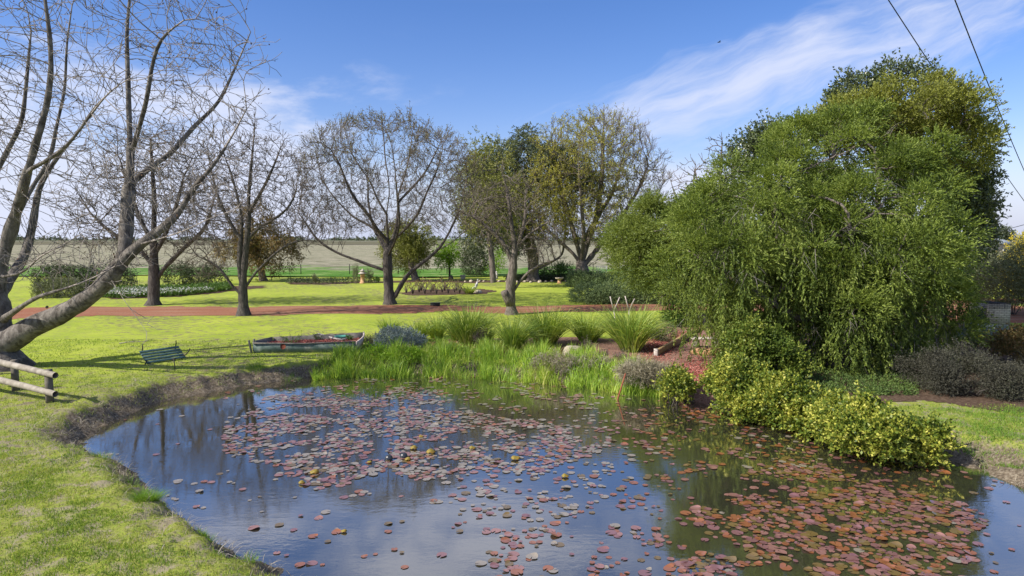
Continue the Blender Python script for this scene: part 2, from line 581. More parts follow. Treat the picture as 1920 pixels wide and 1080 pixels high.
m_mulch = noisemat('bark_mulch', [(0.06, 0.035, 0.028), (0.19, 0.10, 0.075), (0.28, 0.18, 0.14), (0.38, 0.30, 0.24)], 22, 0.95, 0.8, 0.04, 8, 0.05)
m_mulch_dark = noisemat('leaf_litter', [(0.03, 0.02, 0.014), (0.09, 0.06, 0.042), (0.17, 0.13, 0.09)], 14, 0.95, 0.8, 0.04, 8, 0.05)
bedA = [(770, 655), (800, 643), (860, 636), (960, 634), (1060, 634), (1160, 636), (1215, 628), (1250, 600), (1300, 590), (1400, 592), (1400, 660), (1340, 738), (1300, 730), (1220, 700), (1120, 684), (1000, 676), (880, 672), (790, 668)]
sheet('garden_bed', np.array([P(x, y)[:2] for x, y in bedA]), m_mulch, 0.14, 0.014, rag=0.15, seed=1)
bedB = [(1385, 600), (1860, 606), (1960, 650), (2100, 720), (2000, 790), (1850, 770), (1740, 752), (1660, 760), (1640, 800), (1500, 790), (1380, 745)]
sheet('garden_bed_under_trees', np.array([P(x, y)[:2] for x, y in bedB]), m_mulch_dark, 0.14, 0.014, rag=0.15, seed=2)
bedC = [(748, 549), (780, 543.5), (850, 541), (910, 542.5), (940, 547), (900, 552), (820, 554), (765, 553)]
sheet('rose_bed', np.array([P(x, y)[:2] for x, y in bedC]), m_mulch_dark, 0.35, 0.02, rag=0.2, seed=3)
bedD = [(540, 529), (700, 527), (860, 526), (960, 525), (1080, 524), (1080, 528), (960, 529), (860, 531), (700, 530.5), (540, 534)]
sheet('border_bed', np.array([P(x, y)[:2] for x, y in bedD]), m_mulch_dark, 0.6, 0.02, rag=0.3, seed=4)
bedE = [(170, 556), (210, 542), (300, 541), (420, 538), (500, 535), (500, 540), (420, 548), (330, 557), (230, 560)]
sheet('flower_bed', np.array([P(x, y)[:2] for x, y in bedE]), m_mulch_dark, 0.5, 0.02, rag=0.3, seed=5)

# paddock beyond the garden: rough green fringe, then dry stubble to the horizon
m_pad, t, b = newmat('paddock', 0.95, 0.05)
tcn = t.n('ShaderNodeTexCoord'); ob = tcn.outputs['Object']
spg = t.n('ShaderNodeSeparateXYZ'); t.l(ob, spg.inputs[0])
yy = spg.outputs[1]
n1 = t.noise(ob, 0.12, 6, 0.65, 0.5); mpp = t.n('ShaderNodeMapping'); mpp.inputs['Scale'].default_value = (0.35, 0.8, 1); t.l(ob, mpp.inputs[0])
n2 = t.noise(mpp.outputs[0], 0.8, 9, 0.78, 0.6); n3 = t.noise(ob, 0.016, 5, 0.6, 0.4)
gr = t.ramp(n2, [(0.38, (0.035, 0.11, 0.015)), (0.5, (0.085, 0.20, 0.025)), (0.6, (0.25, 0.29, 0.12))])
tan = t.ramp(n2, [(0.38, (0.09, 0.10, 0.05)), (0.5, (0.22, 0.21, 0.14)), (0.6, (0.40, 0.36, 0.27))])
tan = t.mix(t.rng(n3, 0.45, 0.7, 0, 0.5), tan, (0.27, 0.27, 0.17))
c = t.mix(t.rng(t.math('ADD', yy, t.math('MULTIPLY', t.math('SUBTRACT', n1, 0.5), 90)), 92, 112), gr, tan)
yw = t.math('ADD', yy, t.math('MULTIPLY', t.math('SUBTRACT', n3, 0.5), 160))
far = t.rng(yw, 430, 520, 0, 1)
farc = t.ramp(t.rng(yw, 500, 2400, smooth=False), [(0.0, (0.06, 0.055, 0.035)), (0.08, (0.17, 0.16, 0.10)), (0.16, (0.07, 0.07, 0.04)), (0.3, (0.2, 0.19, 0.13)), (0.42, (0.08, 0.09, 0.05)), (0.7, (0.16, 0.17, 0.11)), (1.0, (0.09, 0.11, 0.08))])
c = t.mix(far, c, farc)
t.l(c, b.inputs['Base Color'])
bm = t.n('ShaderNodeBump'); bm.inputs['Strength'].default_value = 0.8; bm.inputs['Distance'].default_value = 0.3
t.l(n2, bm.inputs['Height']); t.l(bm.outputs[0], b.inputs['Normal'])
px_ = np.array([-2400, -600, -200] + lin(-100, 101, 5) + [200, 600, 2400], float); py_ = np.array(lin(80, 120, 4) + [130, 150, 200, 300, 500, 900, 1600, 3400], float)
PX, PY = np.meshgrid(px_, py_); ii = np.arange(PX.size).reshape(PX.shape)
PYw = PY + np.where(PY < 81, 2.0 * np.sin(PX * 0.11), 0)
zz_ = 0.12 + 0.0 * PX
pad = mk('paddock', np.stack([PX.ravel(), PYw.ravel(), zz_.ravel()], 1),
         np.stack([ii[:-1, :-1].ravel(), ii[:-1, 1:].ravel(), ii[1:, 1:].ravel(), ii[1:, :-1].ravel()], 1), m_pad)
tag(pad, kind='structure')


# ------------------------------------------------------------------ foliage pieces
def nrm(a):
    return a / (np.linalg.norm(a, axis=-1, keepdims=True) + 1e-9)


def leaves(Pp, D, L, W, rg, fold=0.0):
    """one rhombic leaf per row; returns V, quads"""
    n = len(Pp)
    D = nrm(D)
    side = nrm(np.cross(D, rg.normal(size=(n, 3))))
    up = np.cross(side, D)
    L = np.broadcast_to(L, (n,))[:, None]; W = np.broadcast_to(W, (n,))[:, None]
    mid = Pp + D * L * 0.45
    V = np.stack([Pp, mid + side * W * 0.5 + up * fold * W, Pp + D * L, mid - side * W * 0.5 + up * fold * W], 1).reshape(-1, 3)
    return V, np.arange(4 * n).reshape(n, 4)


def sprays(Pp, D, n, length, L, W, rg, spread=0.8, jit=0.0, droop=0.0):
    """each row becomes a shoot of n leaves set along its axis"""
    S = len(Pp)
    D = nrm(D)
    length = np.broadcast_to(length, (S,))
    tt = rg.uniform(0.05, 1, (S, n))
    pos = Pp[:, None] + D[:, None] * (tt * length[:, None])[..., None]
    pos[..., 2] -= droop * tt ** 2 * length[:, None]
    if jit:
        pos = pos + rg.normal(0, jit, pos.shape)
    Dd = D[:, None] + rg.normal(0, spread, (S, n, 3))
    Dd[..., 2] -= droop * tt
    return leaves(pos.reshape(-1, 3), Dd.reshape(-1, 3), L * rg.uniform(0.6, 1.2, S * n), W * rg.uniform(0.7, 1.2, S * n), rg)


def join(parts):
    Vs, Fs, n = [], [], 0
    for V, Fq in parts:
        Vs.append(V); Fs.append(Fq + n); n += len(V)
    return np.vstack(Vs), np.vstack(Fs)


def blades(Pp, D, L, W, rg, bend=0.5, seg=3, face=None):
    """strap leaves: a bent tapering ribbon per row"""
    n = len(Pp)
    D = nrm(D)
    L = np.broadcast_to(L, (n,)); W = np.broadcast_to(W, (n,))
    side = nrm(np.cross(D, np.array((0, 0, 1.0))) + rg.normal(0, 0.15, (n, 3)))
    hor = D.copy(); hor[:, 2] = 0
    hor = nrm(hor + rg.normal(0, 0.2, (n, 3)) * np.array((1, 1, 0)))
    bend = np.broadcast_to(bend, (n,))
    rows = []
    for k in range(seg + 1):
        s_ = k / seg
        c = Pp + D * (L * s_)[:, None] + hor * (bend * L * s_ ** 2 * 0.5)[:, None]
        c[:, 2] -= bend * L * s_ ** 3 * 0.45
        wk = W * (1 - s_) ** 0.7 * (1.0 if k else 0.6)
        if k == seg: wk = W * 0.04
        rows.append(np.stack([c - side * wk[:, None] * 0.5, c + side * wk[:, None] * 0.5], 1))
    V = np.stack(rows, 1).reshape(n, -1, 3)
    m = V.shape[1]
    base_ = (np.arange(n) * m)[:, None, None]
    q = np.array([(2 * k, 2 * k + 1, 2 * k + 3, 2 * k + 2) for k in range(seg)])[None]
    return V.reshape(-1, 3), (base_ + q).reshape(-1, 4)


# ------------------------------------------------------------------ tree skeletons
MOM = 0.5


def colonize(nodes, par, att, step, di, dk, iters, rg, trop=(0, 0, 0.0), jit=0.15):
    nodes = [np.array(p, float) for p in nodes]; par = list(par)
    N0 = len(nodes)
    arr = np.array(nodes)
    att = np.asarray(att, float).copy()
    d = np.full(len(att), 1e9); near = np.zeros(len(att), int)
    for s_ in range(0, N0, 200):
        dd = np.linalg.norm(att[:, None] - arr[None, s_:s_ + 200], axis=2)
        j = dd.argmin(1); m = dd[np.arange(len(att)), j]
        up_ = m < d
        d[up_] = m[up_]; near[up_] = j[up_] + s_
    trop = np.array(trop, float)
    alln = [arr]; cnt = N0
    pars = list(par)
    allp = arr.copy()
    grown = {}
    pa_ = np.array(pars)
    pdir = np.zeros_like(allp)
    hp = pa_ >= 0
    pdir[hp] = nrm(allp[hp] - allp[pa_[hp]])
    pdir[:N0] *= 0.5
    for it in range(iters):
        act = (d < di)
        if not act.any():
            if len(att) == 0: break
            act = d <= np.sort(d)[min(5, len(d) - 1)]
        nn = near[act]
        dirs = nrm(att[act] - allp[nn])
        uq, inv = np.unique(nn, return_inverse=True)
        acc = np.zeros((len(uq), 3))
        np.add.at(acc, inv, dirs)
        acc = nrm(nrm(acc) + trop + MOM * pdir[uq] + rg.normal(0, jit, acc.shape))
        newp = allp[uq] + acc * step
        # refuse a node that has sprouted three times already
        ok = np.array([grown.get(int(k), 0) < 3 for k in uq])
        bad = uq[~ok]
        if len(bad):
            kill = np.isin(near, bad) & act
            att = att[~kill]; d = d[~kill]; near = near[~kill]
        uq, newp = uq[ok], newp[ok]
        if len(uq) == 0:
            if len(bad) == 0: break
            continue
        for k in uq: grown[int(k)] = grown.get(int(k), 0) + 1
        pdir = np.vstack([pdir, acc[ok]])
        st_ = len(allp)
        allp = np.vstack([allp, newp]); pars += [int(k) for k in uq]
        if len(att) == 0: break
        for s_ in range(0, len(newp), 300):
            dd = np.linalg.norm(att[:, None] - newp[None, s_:s_ + 300], axis=2)
            j = dd.argmin(1); m = dd[np.arange(len(att)), j]
            up_ = m < d
            d[up_] = m[up_]; near[up_] = j[up_] + st_ + s_
        keep = d > dk
        att, d, near = att[keep], d[keep], near[keep]
        if len(att) == 0: break
    return allp, np.array(pars)


def resample(poly, step):
    poly = np.asarray(poly, float)
    seg = np.linalg.norm(np.diff(poly, axis=0), axis=1)
    cum = np.concatenate([[0], np.cumsum(seg)])
    n = max(2, int(cum[-1] / step) + 1)
    tt = np.linspace(0, cum[-1], n)
    # smooth by Catmull-like averaging
    out = np.stack([np.interp(tt, cum, poly[:, k]) for k in range(3)], 1)
    for _ in range(2):
        out[1:-1] = 0.5 * out[1:-1] + 0.25 * (out[:-2] + out[2:])
    return out


META = []                                             # (limb, how far along it) of each skeleton node


def skeleton(limbs, step):
    """limbs: list of (polyline, attach) - each starts at the nearest existing node"""
    nodes, par = [], []
    META.clear()
    for li, poly in enumerate(limbs):
        pl = resample(poly, step)
        if li == 0:
            st_ = -1
        else:
            a = np.array(nodes); st_ = int(np.linalg.norm(a - pl[0], axis=1).argmin())
            pl = pl[1:]
        for p in pl:
            nodes.append(p); par.append(st_); st_ = len(nodes) - 1
        META.extend((li, k / max(1, len(pl) - 1)) for k in range(len(pl)))
    return nodes, par


def twigs(nodes, par, thr_child, rg, n_per, length, up, rounds=2, jit=0.48):
    """short side shoots on thin outer nodes"""
    N = len(nodes)
    for r_ in range(rounds):
        N = len(nodes)
        kids = np.bincount(par[par >= 0], minlength=N)
        cand = np.where((thr_child[:N] if len(thr_child) >= N else np.ones(N, bool)))[0] if r_ == 0 else last
        cand = cand[par[cand] >= 0]
        sel = np.repeat(cand, n_per)
        sel = sel[rg.uniform(size=len(sel)) < 0.75]
        dr = nrm(nodes[sel] - nodes[par[sel]])
        dd = nrm(dr * 1.1 + rg.normal(0, jit, dr.shape) + np.array((0, 0, up)))
        ln = length * (0.75 ** r_) * rg.uniform(0.5, 1.2, len(sel))
        a = nodes[sel] + dd * ln[:, None] * 0.5
        dd2 = nrm(dd + rg.normal(0, 0.25, dd.shape) + np.array((0, 0, up * 0.5)))
        b_ = a + dd2 * ln[:, None] * 0.5
        ia = np.arange(len(sel)) + N; ib = ia + len(sel)
        nodes = np.vstack([nodes, a, b_])
        par = np.concatenate([par, sel, ia])
        last = np.concatenate([ia, ib])
    return nodes, par


RADEXP = 0.60


def radii(nodes, par, tip, base_r, power=2.4, rexp=None):
    n = len(nodes)
    acc = np.zeros(n)
    r = np.zeros(n)
    order = np.arange(n)
    # depth order: children always come after parents except for inserted limbs -> sort by depth
    dep = np.zeros(n, int)
    for i in range(n):
        dep[i] = dep[par[i]] + 1 if par[i] >= 0 else 0
    for i in np.argsort(-dep, kind='stable'):
        r[i] = tip if acc[i] == 0 else acc[i] ** (1 / power)
        if par[i] >= 0: acc[par[i]] += r[i] ** power
    share = (r / r.max()) ** power          # share of all the tips carried
    return tip + (base_r - tip) * share ** (rexp or RADEXP), dep


def tubes(nodes, par, r, sel, k):
    """vectorised frustums for the selected child nodes; welded along the main stem"""
    n = len(nodes)
    d = np.zeros((n, 3))
    has = par >= 0
    d[has] = nrm(nodes[has] - nodes[par[has]])
    rootkids = np.where(has)[0]
    for i in np.where(~has)[0]:
        ks = np.where(par == i)[0]
        if len(ks): d[i] = d[ks[np.argmax(r[ks])]]
    # main child of each node
    main = np.full(n, -1)
    for i in rootkids[np.argsort(r[rootkids], kind='stable')]:
        main[par[i]] = i
    dav = d.copy()
    mk_ = main >= 0
    dav[mk_] = nrm(d[mk_] + d[main[mk_]])
    ref = np.array((0.21, 0.95, 0.13))
    t_ = np.arange(k) * 2 * math.pi / k

    def ring(c, dd, rr):
        a = nrm(np.cross(dd, ref)); b_ = np.cross(dd, a)
        return c[:, None] + rr[:, None, None] * (np.cos(t_)[None, :, None] * a[:, None] + np.sin(t_)[None, :, None] * b_[:, None])
    selm = np.zeros(n, bool); selm[sel] = True
    selm &= has
    kids = np.where(selm)[0]
    if len(kids) == 0: return None
    own = np.full(n, -1); own[kids] = np.arange(len(kids))
    V1 = ring(nodes[kids], dav[kids], r[kids])
    pa = par[kids]
    weld = (main[pa] == kids) & (own[pa] >= 0)
    nw = np.where(~weld)[0]
    kk = kids[nw]
    ismain = main[par[kk]] == kk
    dd = np.where(ismain[:, None], dav[par[kk]], d[kk])
    rr = np.where(ismain, r[par[kk]], np.minimum(r[par[kk]] * 0.9, r[kk] * 1.35))
    V0 = ring(nodes[par[kk]], dd, rr)
    V = np.concatenate([V1.reshape(-1, 3), V0.reshape(-1, 3)])
    start = np.zeros(len(kids), int)
    start[weld] = own[pa[weld]] * k
    start[nw] = len(kids) * k + np.arange(len(nw)) * k
    end = np.arange(len(kids)) * k
    j = np.arange(k); j2 = (j + 1) % k
    Fq = np.stack([start[:, None] + j, start[:, None] + j2, end[:, None] + j2, end[:, None] + j], 2).reshape(-1, 4)
    return V, Fq


def flare(nodes, r, base, h, amt):
    z = nodes[:, 2] - base[2]
    d_ = np.linalg.norm((nodes - base)[:, :2], axis=1)
    return r * (1 + amt * np.clip(1 - z / h, 0, 1) ** 2 * (d_ < 2.0))


def in_lobes(lobes, n, rg, shell=0.0):
    """lobes: (centre, radii, weight)"""
    wts = np.array([l[2] for l in lobes], float); wts /= wts.sum()
    which = rg.choice(len(lobes), n, p=wts)
    u_ = nrm(rg.normal(size=(n, 3)))
    rr = (shell + (1 - shell) * rg.uniform(size=n) ** (1 / 2.2))
    c = np.array([l[0] for l in lobes])[which]; R_ = np.array([l[1] for l in lobes])[which]
    return c + u_ * R_ * rr[:, None], u_, which


def lobe(px, py, Y, rx, ry, rd=None, wt_=None):
    s_ = Y / F
    c = Q(px, py, Y)
    a, b_ = rx * s_, ry * s_
    dd = rd if rd is not None else a
    return (c, np.array((a, dd, b_)), wt_ if wt_ is not None else a * b_)


def tree(name, label, cat, base, limbs, att, bark, tip=0.006, base_r=0.3, step=0.35, di=2.5, dk=0.5, iters=90, seed=1,
         twig=(2, 0.45, 0.15, 2), trop=(0, 0, 0.05), jit=0.08, group=None, crown=None, crownmat=None, thick=0.03,
         flare_=(0.6, 0.5), kthick=9, crown_of_twigs=True, twigmat=None, power=2.4, rexp=None, limb_r=None):
    rg = np.random.default_rng(seed)
    base = np.array(base, float)
    root = empty(name, base, label, cat, group)
    nodes, par = skeleton(limbs, step)
    meta = list(META)
    nodes, par = colonize(nodes, par, att, step, di, dk, iters, rg, trop, jit)
    nb = len(nodes)
    n_per, ln, up, rounds = twig
    if n_per:
        r0, dep = radii(nodes, par, tip, base_r, power)
        thin = r0 < thick * 0.9
        nodes, par = twigs(nodes, par, thin, rg, n_per, ln, up, rounds)
    r, dep = radii(nodes, par, tip, base_r, power, rexp)
    for i, (li, f_) in enumerate(meta):
        if limb_r and li in limb_r:
            r[i] = max(r[i], limb_r[li][0] * (1 - f_) ** 1.3 + limb_r[li][1] * f_)
    r = flare(nodes, r, base, flare_[0], flare_[1])
    kn = 1 + 0.10 * np.sin(nodes[:, 0] * 3.1 + nodes[:, 2] * 4.3) * np.sin(nodes[:, 1] * 2.7 + nodes[:, 2] * 2.2) + rg.normal(0, 0.035, len(nodes))
    r = np.where(r > 0.05, r * kn, r)
    big = r >= thick
    tb = tubes(nodes, par, r, np.where(big)[0], kthick)
    if tb: mk('trunk', tb[0], tb[1], bark, root, True)
    tw = tubes(nodes, par, r, np.where(~big)[0], 3)
    if tw:
        if crown is None:
            mk('crown', tw[0], tw[1], twigmat or bark, root)
        else:
            mk('branches', tw[0], tw[1], twigmat or bark, root)
    if crown is not None:
        V, Fq = crown(nodes, par, r, rg)
        mk('crown', V, Fq, crownmat, root)
    return root, nodes, par, r


def limb(Y0, *pts_):
    return [Q(p[0], p[1], Y0 + (p[2] if len(p) > 2 else 0)) for p in pts_]


# barks
m_plane = barkmat('plane_bark', (0.065, 0.057, 0.051), (0.22, 0.20, 0.178), (0.08, 0.071, 0.062), 2.6, 1.0, 2.2)
m_planetwig = barkmat('plane_twig_bark', (0.13, 0.115, 0.10), (0.32, 0.285, 0.25), None, 4, 0.2, 2)
m_dark = barkmat('dark_bark', (0.04, 0.036, 0.033), (0.125, 0.11, 0.098), None, 3.0, 0.9, 5)
m_twig = barkmat('twig_bark', (0.085, 0.07, 0.06), (0.17, 0.145, 0.125), None, 5, 0.2, 2)
m_grey = barkmat('grey_bark', (0.06, 0.05, 0.045), (0.21, 0.18, 0.155), None, 3.0, 0.9, 5)

def tip_leaves(L, W, n, prob, cutr=0.02, zc=None, side=None):
    def f(nodes, par, r, rg):
        c = (r < cutr) & (par >= 0)
        ids = np.where(c)[0]
        pr = np.full(len(ids), prob)
        if zc is not None:
            pr = pr * zc(nodes[ids])
        ids = ids[rg.uniform(size=len(ids)) < pr]
        dr = nrm(nodes[ids] - nodes[par[ids]])
        return sprays(nodes[ids] - dr * 0.1, dr + np.array((0, 0, .3)), n, 0.3, L, W, rg, 0.7, 0.05)
    return f


m_seedball = leafmat('hanging_dry_leaves', [(0.07, 0.04, 0.025), (0.15, 0.09, 0.05)], 0.0, 0.8, 1)
# ---------------------------------------------------------------- trees
DEC = True
rgT = np.random.default_rng(11)
# 1 big plane tree, left foreground
Y = 23.6
bse = P(2, 688); bse[2] = hz(*bse[:2]) - 0.15
lm = [
    limb(Y, (2, 692), (4, 640), (2, 600), (-6, 560), (-4, 520), (8, 470), (24, 420), (36, 380, -.4), (52, 320, -.8), (70, 260, -1), (88, 200, -1), (97, 130, -1.2), (93, 60, -1.4), (84, 0, -1.4), (80, -60, -1.4)),
    limb(Y, (12, 645), (60, 612, -.3), (110, 592, -.7), (155, 566, -1.0), (195, 535, -1.3), (228, 490, -1.6), (262, 458, -1.8), (300, 432, -2), (335, 402, -2.1), (362, 352, -2.2), (400, 312, -2.3), (436, 255, -2.3), (462, 205, -2.4)),
    limb(Y, (232, 488, -1.6), (236, 440, -1.4), (240, 380, -1.2), (245, 300, -1), (242, 220, -.8), (240, 150, -.8), (237, 60, -.6), (243, 0, -.6), (248, -60, -.6)),
    limb(Y, (246, 290, -1), (262, 235, -1.4), (275, 190, -1.8), (285, 120, -2), (300, 70, -2.2), (345, 38, -2.4)),
    limb(Y, (240, 350, -1), (275, 318, -.4), (325, 285, 0), (360, 240, .3), (410, 195, .5), (440, 130, .6), (470, 60, .8)),
    limb(Y, (-6, 560), (20, 520, 1), (48, 480, 1.6), (62, 420, 2), (72, 350, 2.2), (110, 290, 2.4), (150, 245, 2.6), (175, 200, 2.8), (215, 165, 3)),
    limb(Y, (-6, 560), (-20, 500, .8), (-30, 430, 1.2), (-20, 350, 1.4), (10, 290, 1.6), (42, 230, 1.7), (50, 150, 1.8), (58, 60, 1.8)),
    limb(Y, (-6, 560), (-60, 520, .2), (-110, 450, .2), (-150, 350, .2), (-170, 230, .2)),
    limb(Y, (52, 320, -.8), (90, 300, -1.8), (130, 270, -2.4), (170, 215, -2.8), (205, 170, -3.0), (238, 150, -3.2)),
    limb(Y, (24, 420), (60, 350, .6), (95, 300, .8), (105, 240, .9), (122, 170, 1.0), (125, 80, 1), (135, 10, 1)),
    limb(Y, (4, 600), (40, 575, -1.4), (70, 556, -1.8), (110, 545, -2.2), (150, 532, -2.4), (190, 515, -2.4), (215, 500, -2.4)),
    limb(Y, (228, 490, -1.6), (190, 515, -2.6), (170, 505, -3), (140, 490, -3.2)),
    limb(Y, (262, 458, -1.8), (300, 448, -3), (350, 432, -3.6), (400, 405, -4), (440, 395, -4.2)),
    limb(Y, (205, 520, -1.5), (222, 545, -2.2), (240, 575, -2.6), (262, 600, -2.8), (275, 622, -2.9)),
    limb(Y, (2, 520), (40, 512, -1.4), (58, 500, -1.6), (72, 480, -1.8), (100, 470, -2.1), (150, 440, -2.2)),
]
lobes = [lobe(60, 120, Y - .3, 150, 260, 4.2), lobe(-90, 200, Y, 160, 280, 4.2), lobe(300, 160, Y - 1, 190, 190, 3.6),
         lobe(150, 330, Y - .2, 150, 120, 4), lobe(330, 330, Y - 2, 150, 100, 2.4, 14), lobe(140, 480, Y - 1.5, 150, 60, 2.2, 9),
         lobe(400, 130, Y - 1.8, 105, 120, 2.4), lobe(250, -20, Y - 1, 220, 120, 3.4)]
att, _, _ = in_lobes(lobes, 3000, rgT)
tree('plane_tree', 'huge bare plane tree with mottled grey bark, its low limb sweeping over the lawn', 'tree', bse, lm, att, m_plane,
     tip=0.0075, base_r=0.56, step=0.33, di=2.2, dk=0.40, iters=70, seed=5, twig=(1, 0.5, 0.12, 2), jit=0.12,
     flare_=(0.9, 1.3), thick=0.035, twigmat=m_planetwig, kthick=12, rexp=0.80, limb_r={1: (.42, .02), 5: (.22, .02), 10: (.12, .02), 6: (.2, .02)},
     crown=tip_leaves(0.09, 0.05, 1, 0.10, 0.02), crownmat=m_seedball)

# 2 bare tree behind it
Y = 42.0
bse = P(288, 572); Y = bse[1]
lm = [limb(Y, (288, 574), (289, 540), (289, 500), (288, 440), (290, 380), (286, 320), (282, 260)),
      limb(Y, (288, 535), (305, 505), (330, 480), (355, 455), (385, 430), (400, 380)),
      limb(Y, (289, 500), (265, 470), (230, 450), (200, 430), (170, 400)),
      limb(Y, (289, 480), (310, 440), (330, 390), (345, 330)),
      limb(Y, (289, 460), (262, 410), (240, 350), (225, 300))]
att, _, _ = in_lobes([lobe(290, 330, Y, 120, 110, 3.5), lobe(200, 400, Y, 90, 80, 3), lobe(375, 400, Y, 90, 80, 3), lobe(285, 420, Y, 120, 70, 3.5)], 2000, rgT)
tree('bare_tree', 'bare dark tree beside the gravel track, behind the plane tree', 'tree', bse, lm, att, m_dark,
     tip=0.008, base_r=0.40, rexp=0.60, step=0.4, di=2.6, dk=0.5, iters=60, seed=6, twig=(2, 0.5, 0.2, 2), thick=0.05, twigmat=m_twig, group='bare trees along the gravel track')

# 3 bare upright tree right of it
bse = P(456, 591); Y = bse[1]
lm = [limb(Y, (457, 593), (456, 560), (455, 540), (458, 500), (462, 460), (466, 420), (466, 370), (470, 320), (475, 270), (478, 225)),
      limb(Y, (455, 540), (449, 500), (450, 460), (455, 420), (448, 380), (435, 330), (420, 290)),
      limb(Y, (456, 553), (440, 545), (428, 525), (415, 505), (395, 490), (370, 480)),
      limb(Y, (457, 545), (475, 515), (500, 490), (515, 475), (545, 455), (575, 448), (600, 455)),
      limb(Y, (464, 450), (480, 430), (500, 418), (525, 405), (545, 385), (555, 360)),
      limb(Y, (450, 450), (430, 415), (412, 380), (400, 340), (392, 300)),
      limb(Y, (466, 400), (490, 360), (510, 320), (525, 280))]
att, _, _ = in_lobes([lobe(460, 330, Y, 80, 120, 2.8), lobe(400, 400, Y, 70, 90, 2.6), lobe(525, 350, Y, 65, 100, 2.6), lobe(560, 430, Y, 50, 45, 2), lobe(385, 490, Y, 55, 35, 2)], 2200, rgT)
tree('bare_tree', 'slim bare tree at the track edge, left of the round crowned tree', 'tree', bse, lm, att, m_dark,
     tip=0.007, base_r=0.29, rexp=0.60, step=0.36, di=2.4, dk=0.42, iters=70, seed=7, twig=(2, 0.42, 0.25, 2), thick=0.045, twigmat=m_twig, group='bare trees along the gravel track')


m_oliveleaf = leafmat('olive_tip_leaves', [(0.13, 0.09, 0.05), (0.16, 0.14, 0.05), (0.22, 0.20, 0.05), (0.12, 0.15, 0.04)], 0.25, 0.6, 0.4)
# 4 round vase-shaped tree in the middle
bse = P(731, 571); Y = bse[1]
lm = [limb(Y, (731, 573), (729, 545), (727, 515), (726, 480), (727, 440), (724, 400), (731, 365), (728, 330), (722, 300), (720, 260), (716, 230)),
      limb(Y, (728, 470), (740, 440), (748, 400), (745, 365), (760, 330), (768, 290), (775, 240)),
      limb(Y, (727, 508), (700, 500), (670, 488), (640, 478), (610, 462), (590, 445), (575, 420), (560, 400)),
      limb(Y, (737, 562), (746, 545), (760, 520), (775, 505), (800, 487), (820, 470), (832, 455), (850, 420), (866, 380), (875, 340)),
      limb(Y, (727, 470, .5), (712, 440, 1.2), (690, 420, 1.8), (665, 410, 2.2), (640, 385, 2.6), (618, 360, 3), (600, 330, 3.2)),
      limb(Y, (726, 450), (706, 430, -.6), (690, 400, -1.0), (668, 378, -1.4), (650, 345, -1.8), (638, 310, -2), (620, 280, -2.2)),
      limb(Y, (724, 400), (705, 370), (695, 340), (672, 310), (655, 280)),
      limb(Y, (738, 450), (760, 430, -1), (785, 400, -1.5), (800, 360, -2), (820, 320, -2), (830, 280, -2)),
      limb(Y, (745, 380), (775, 350, 1), (800, 320, 1.5), (825, 270, 2)),
      limb(Y, (820, 470), (848, 455, 1), (870, 435, 1.4), (885, 420, 1.5)),
      limb(Y, (610, 462), (580, 455), (556, 440)),
      limb(Y, (727, 480), (715, 455, 2), (700, 430, 3), (690, 380, 3.5), (690, 320, 4)),
      limb(Y, (727, 480), (740, 455, -2), (750, 420, -3), (745, 370, -3.6), (740, 310, -4))]
lb = [lobe(718, 330, Y, 158, 108, 5.6), lobe(635, 365, Y, 82, 85, 4.0), lobe(825, 345, Y, 72, 90, 4.0), lobe(592, 395, Y, 42, 55, 2.5)]
att, uu, _ = in_lobes(lb, 4200, rgT, 0.80)
att = att[(att[:, 2] > Q(0, 440, Y)[2]) | (np.abs(att[:, 0] - bse[0]) > 3.0)]
tree('round_crown_tree', 'almost leafless tree with a round dome crown and low forked trunk on the lawn', 'tree', bse, lm, att, m_dark,
     tip=0.008, base_r=0.37, rexp=0.66, limb_r={3: (.17, .04), 2: (.13, .03)}, step=0.36, di=2.4, dk=0.44, iters=70, seed=8, twig=(2, 0.5, 0.45, 2), thick=0.05, twigmat=m_twig, trop=(0, 0, 0.10),
     crown=tip_leaves(0.10, 0.045, 3, 0.45, 0.012, lambda p: np.clip((p[:, 2] - 7.5) / 5, 0.05, 1)), crownmat=m_oliveleaf, power=2.3)

# 5 sparse tree with a sawn stump on its side
bse = P(959, 588); Y = bse[1]
lm = [limb(Y, (959, 590), (957, 560), (955, 545), (960, 520), (963, 490), (966, 460), (960, 430), (955, 390), (950, 350), (940, 320)),
      limb(Y, (960, 553), (972, 530), (985, 515), (1000, 503), (1025, 492), (1050, 485)),
      limb(Y, (963, 500), (950, 465), (930, 440), (905, 420), (890, 405), (870, 400)),
      limb(Y, (966, 470), (985, 445), (1005, 430), (1030, 415)),
      limb(Y, (963, 480), (975, 450), (985, 410), (985, 370))]
att, _, _ = in_lobes([lobe(950, 400, Y, 70, 70, 2.3), lobe(1010, 450, Y, 50, 45, 2), lobe(905, 400, Y, 45, 50, 2)], 1100, rgT)
m_sprout = leafmat('sprout_leaves', [(0.10, 0.10, 0.04), (0.16, 0.17, 0.05), (0.18, 0.14, 0.06)], 0.25, 0.6, 0.4)
t5, n5, p5, r5 = tree('forked_tree', 'small forked tree with twiggy grey crown and a sawn-off stub low on its trunk', 'tree', bse, lm, att, m_grey,
     tip=0.007, base_r=0.30, rexp=0.60, step=0.32, di=2.2, dk=0.42, iters=50, seed=9, twig=(2, 0.45, 0.2, 2), thick=0.045, twigmat=m_twig,
     crown=tip_leaves(0.09, 0.04, 2, 0.25, 0.012), crownmat=m_sprout)
st = MB().tube([Q(958, 572, Y), Q(952, 560, Y - .1), Q(947, 552, Y - .2), Q(945, 546, Y - .25)], [0.30, 0.26, 0.22, 0.21], 10).build('sawn_stub', m_grey, t5, True)

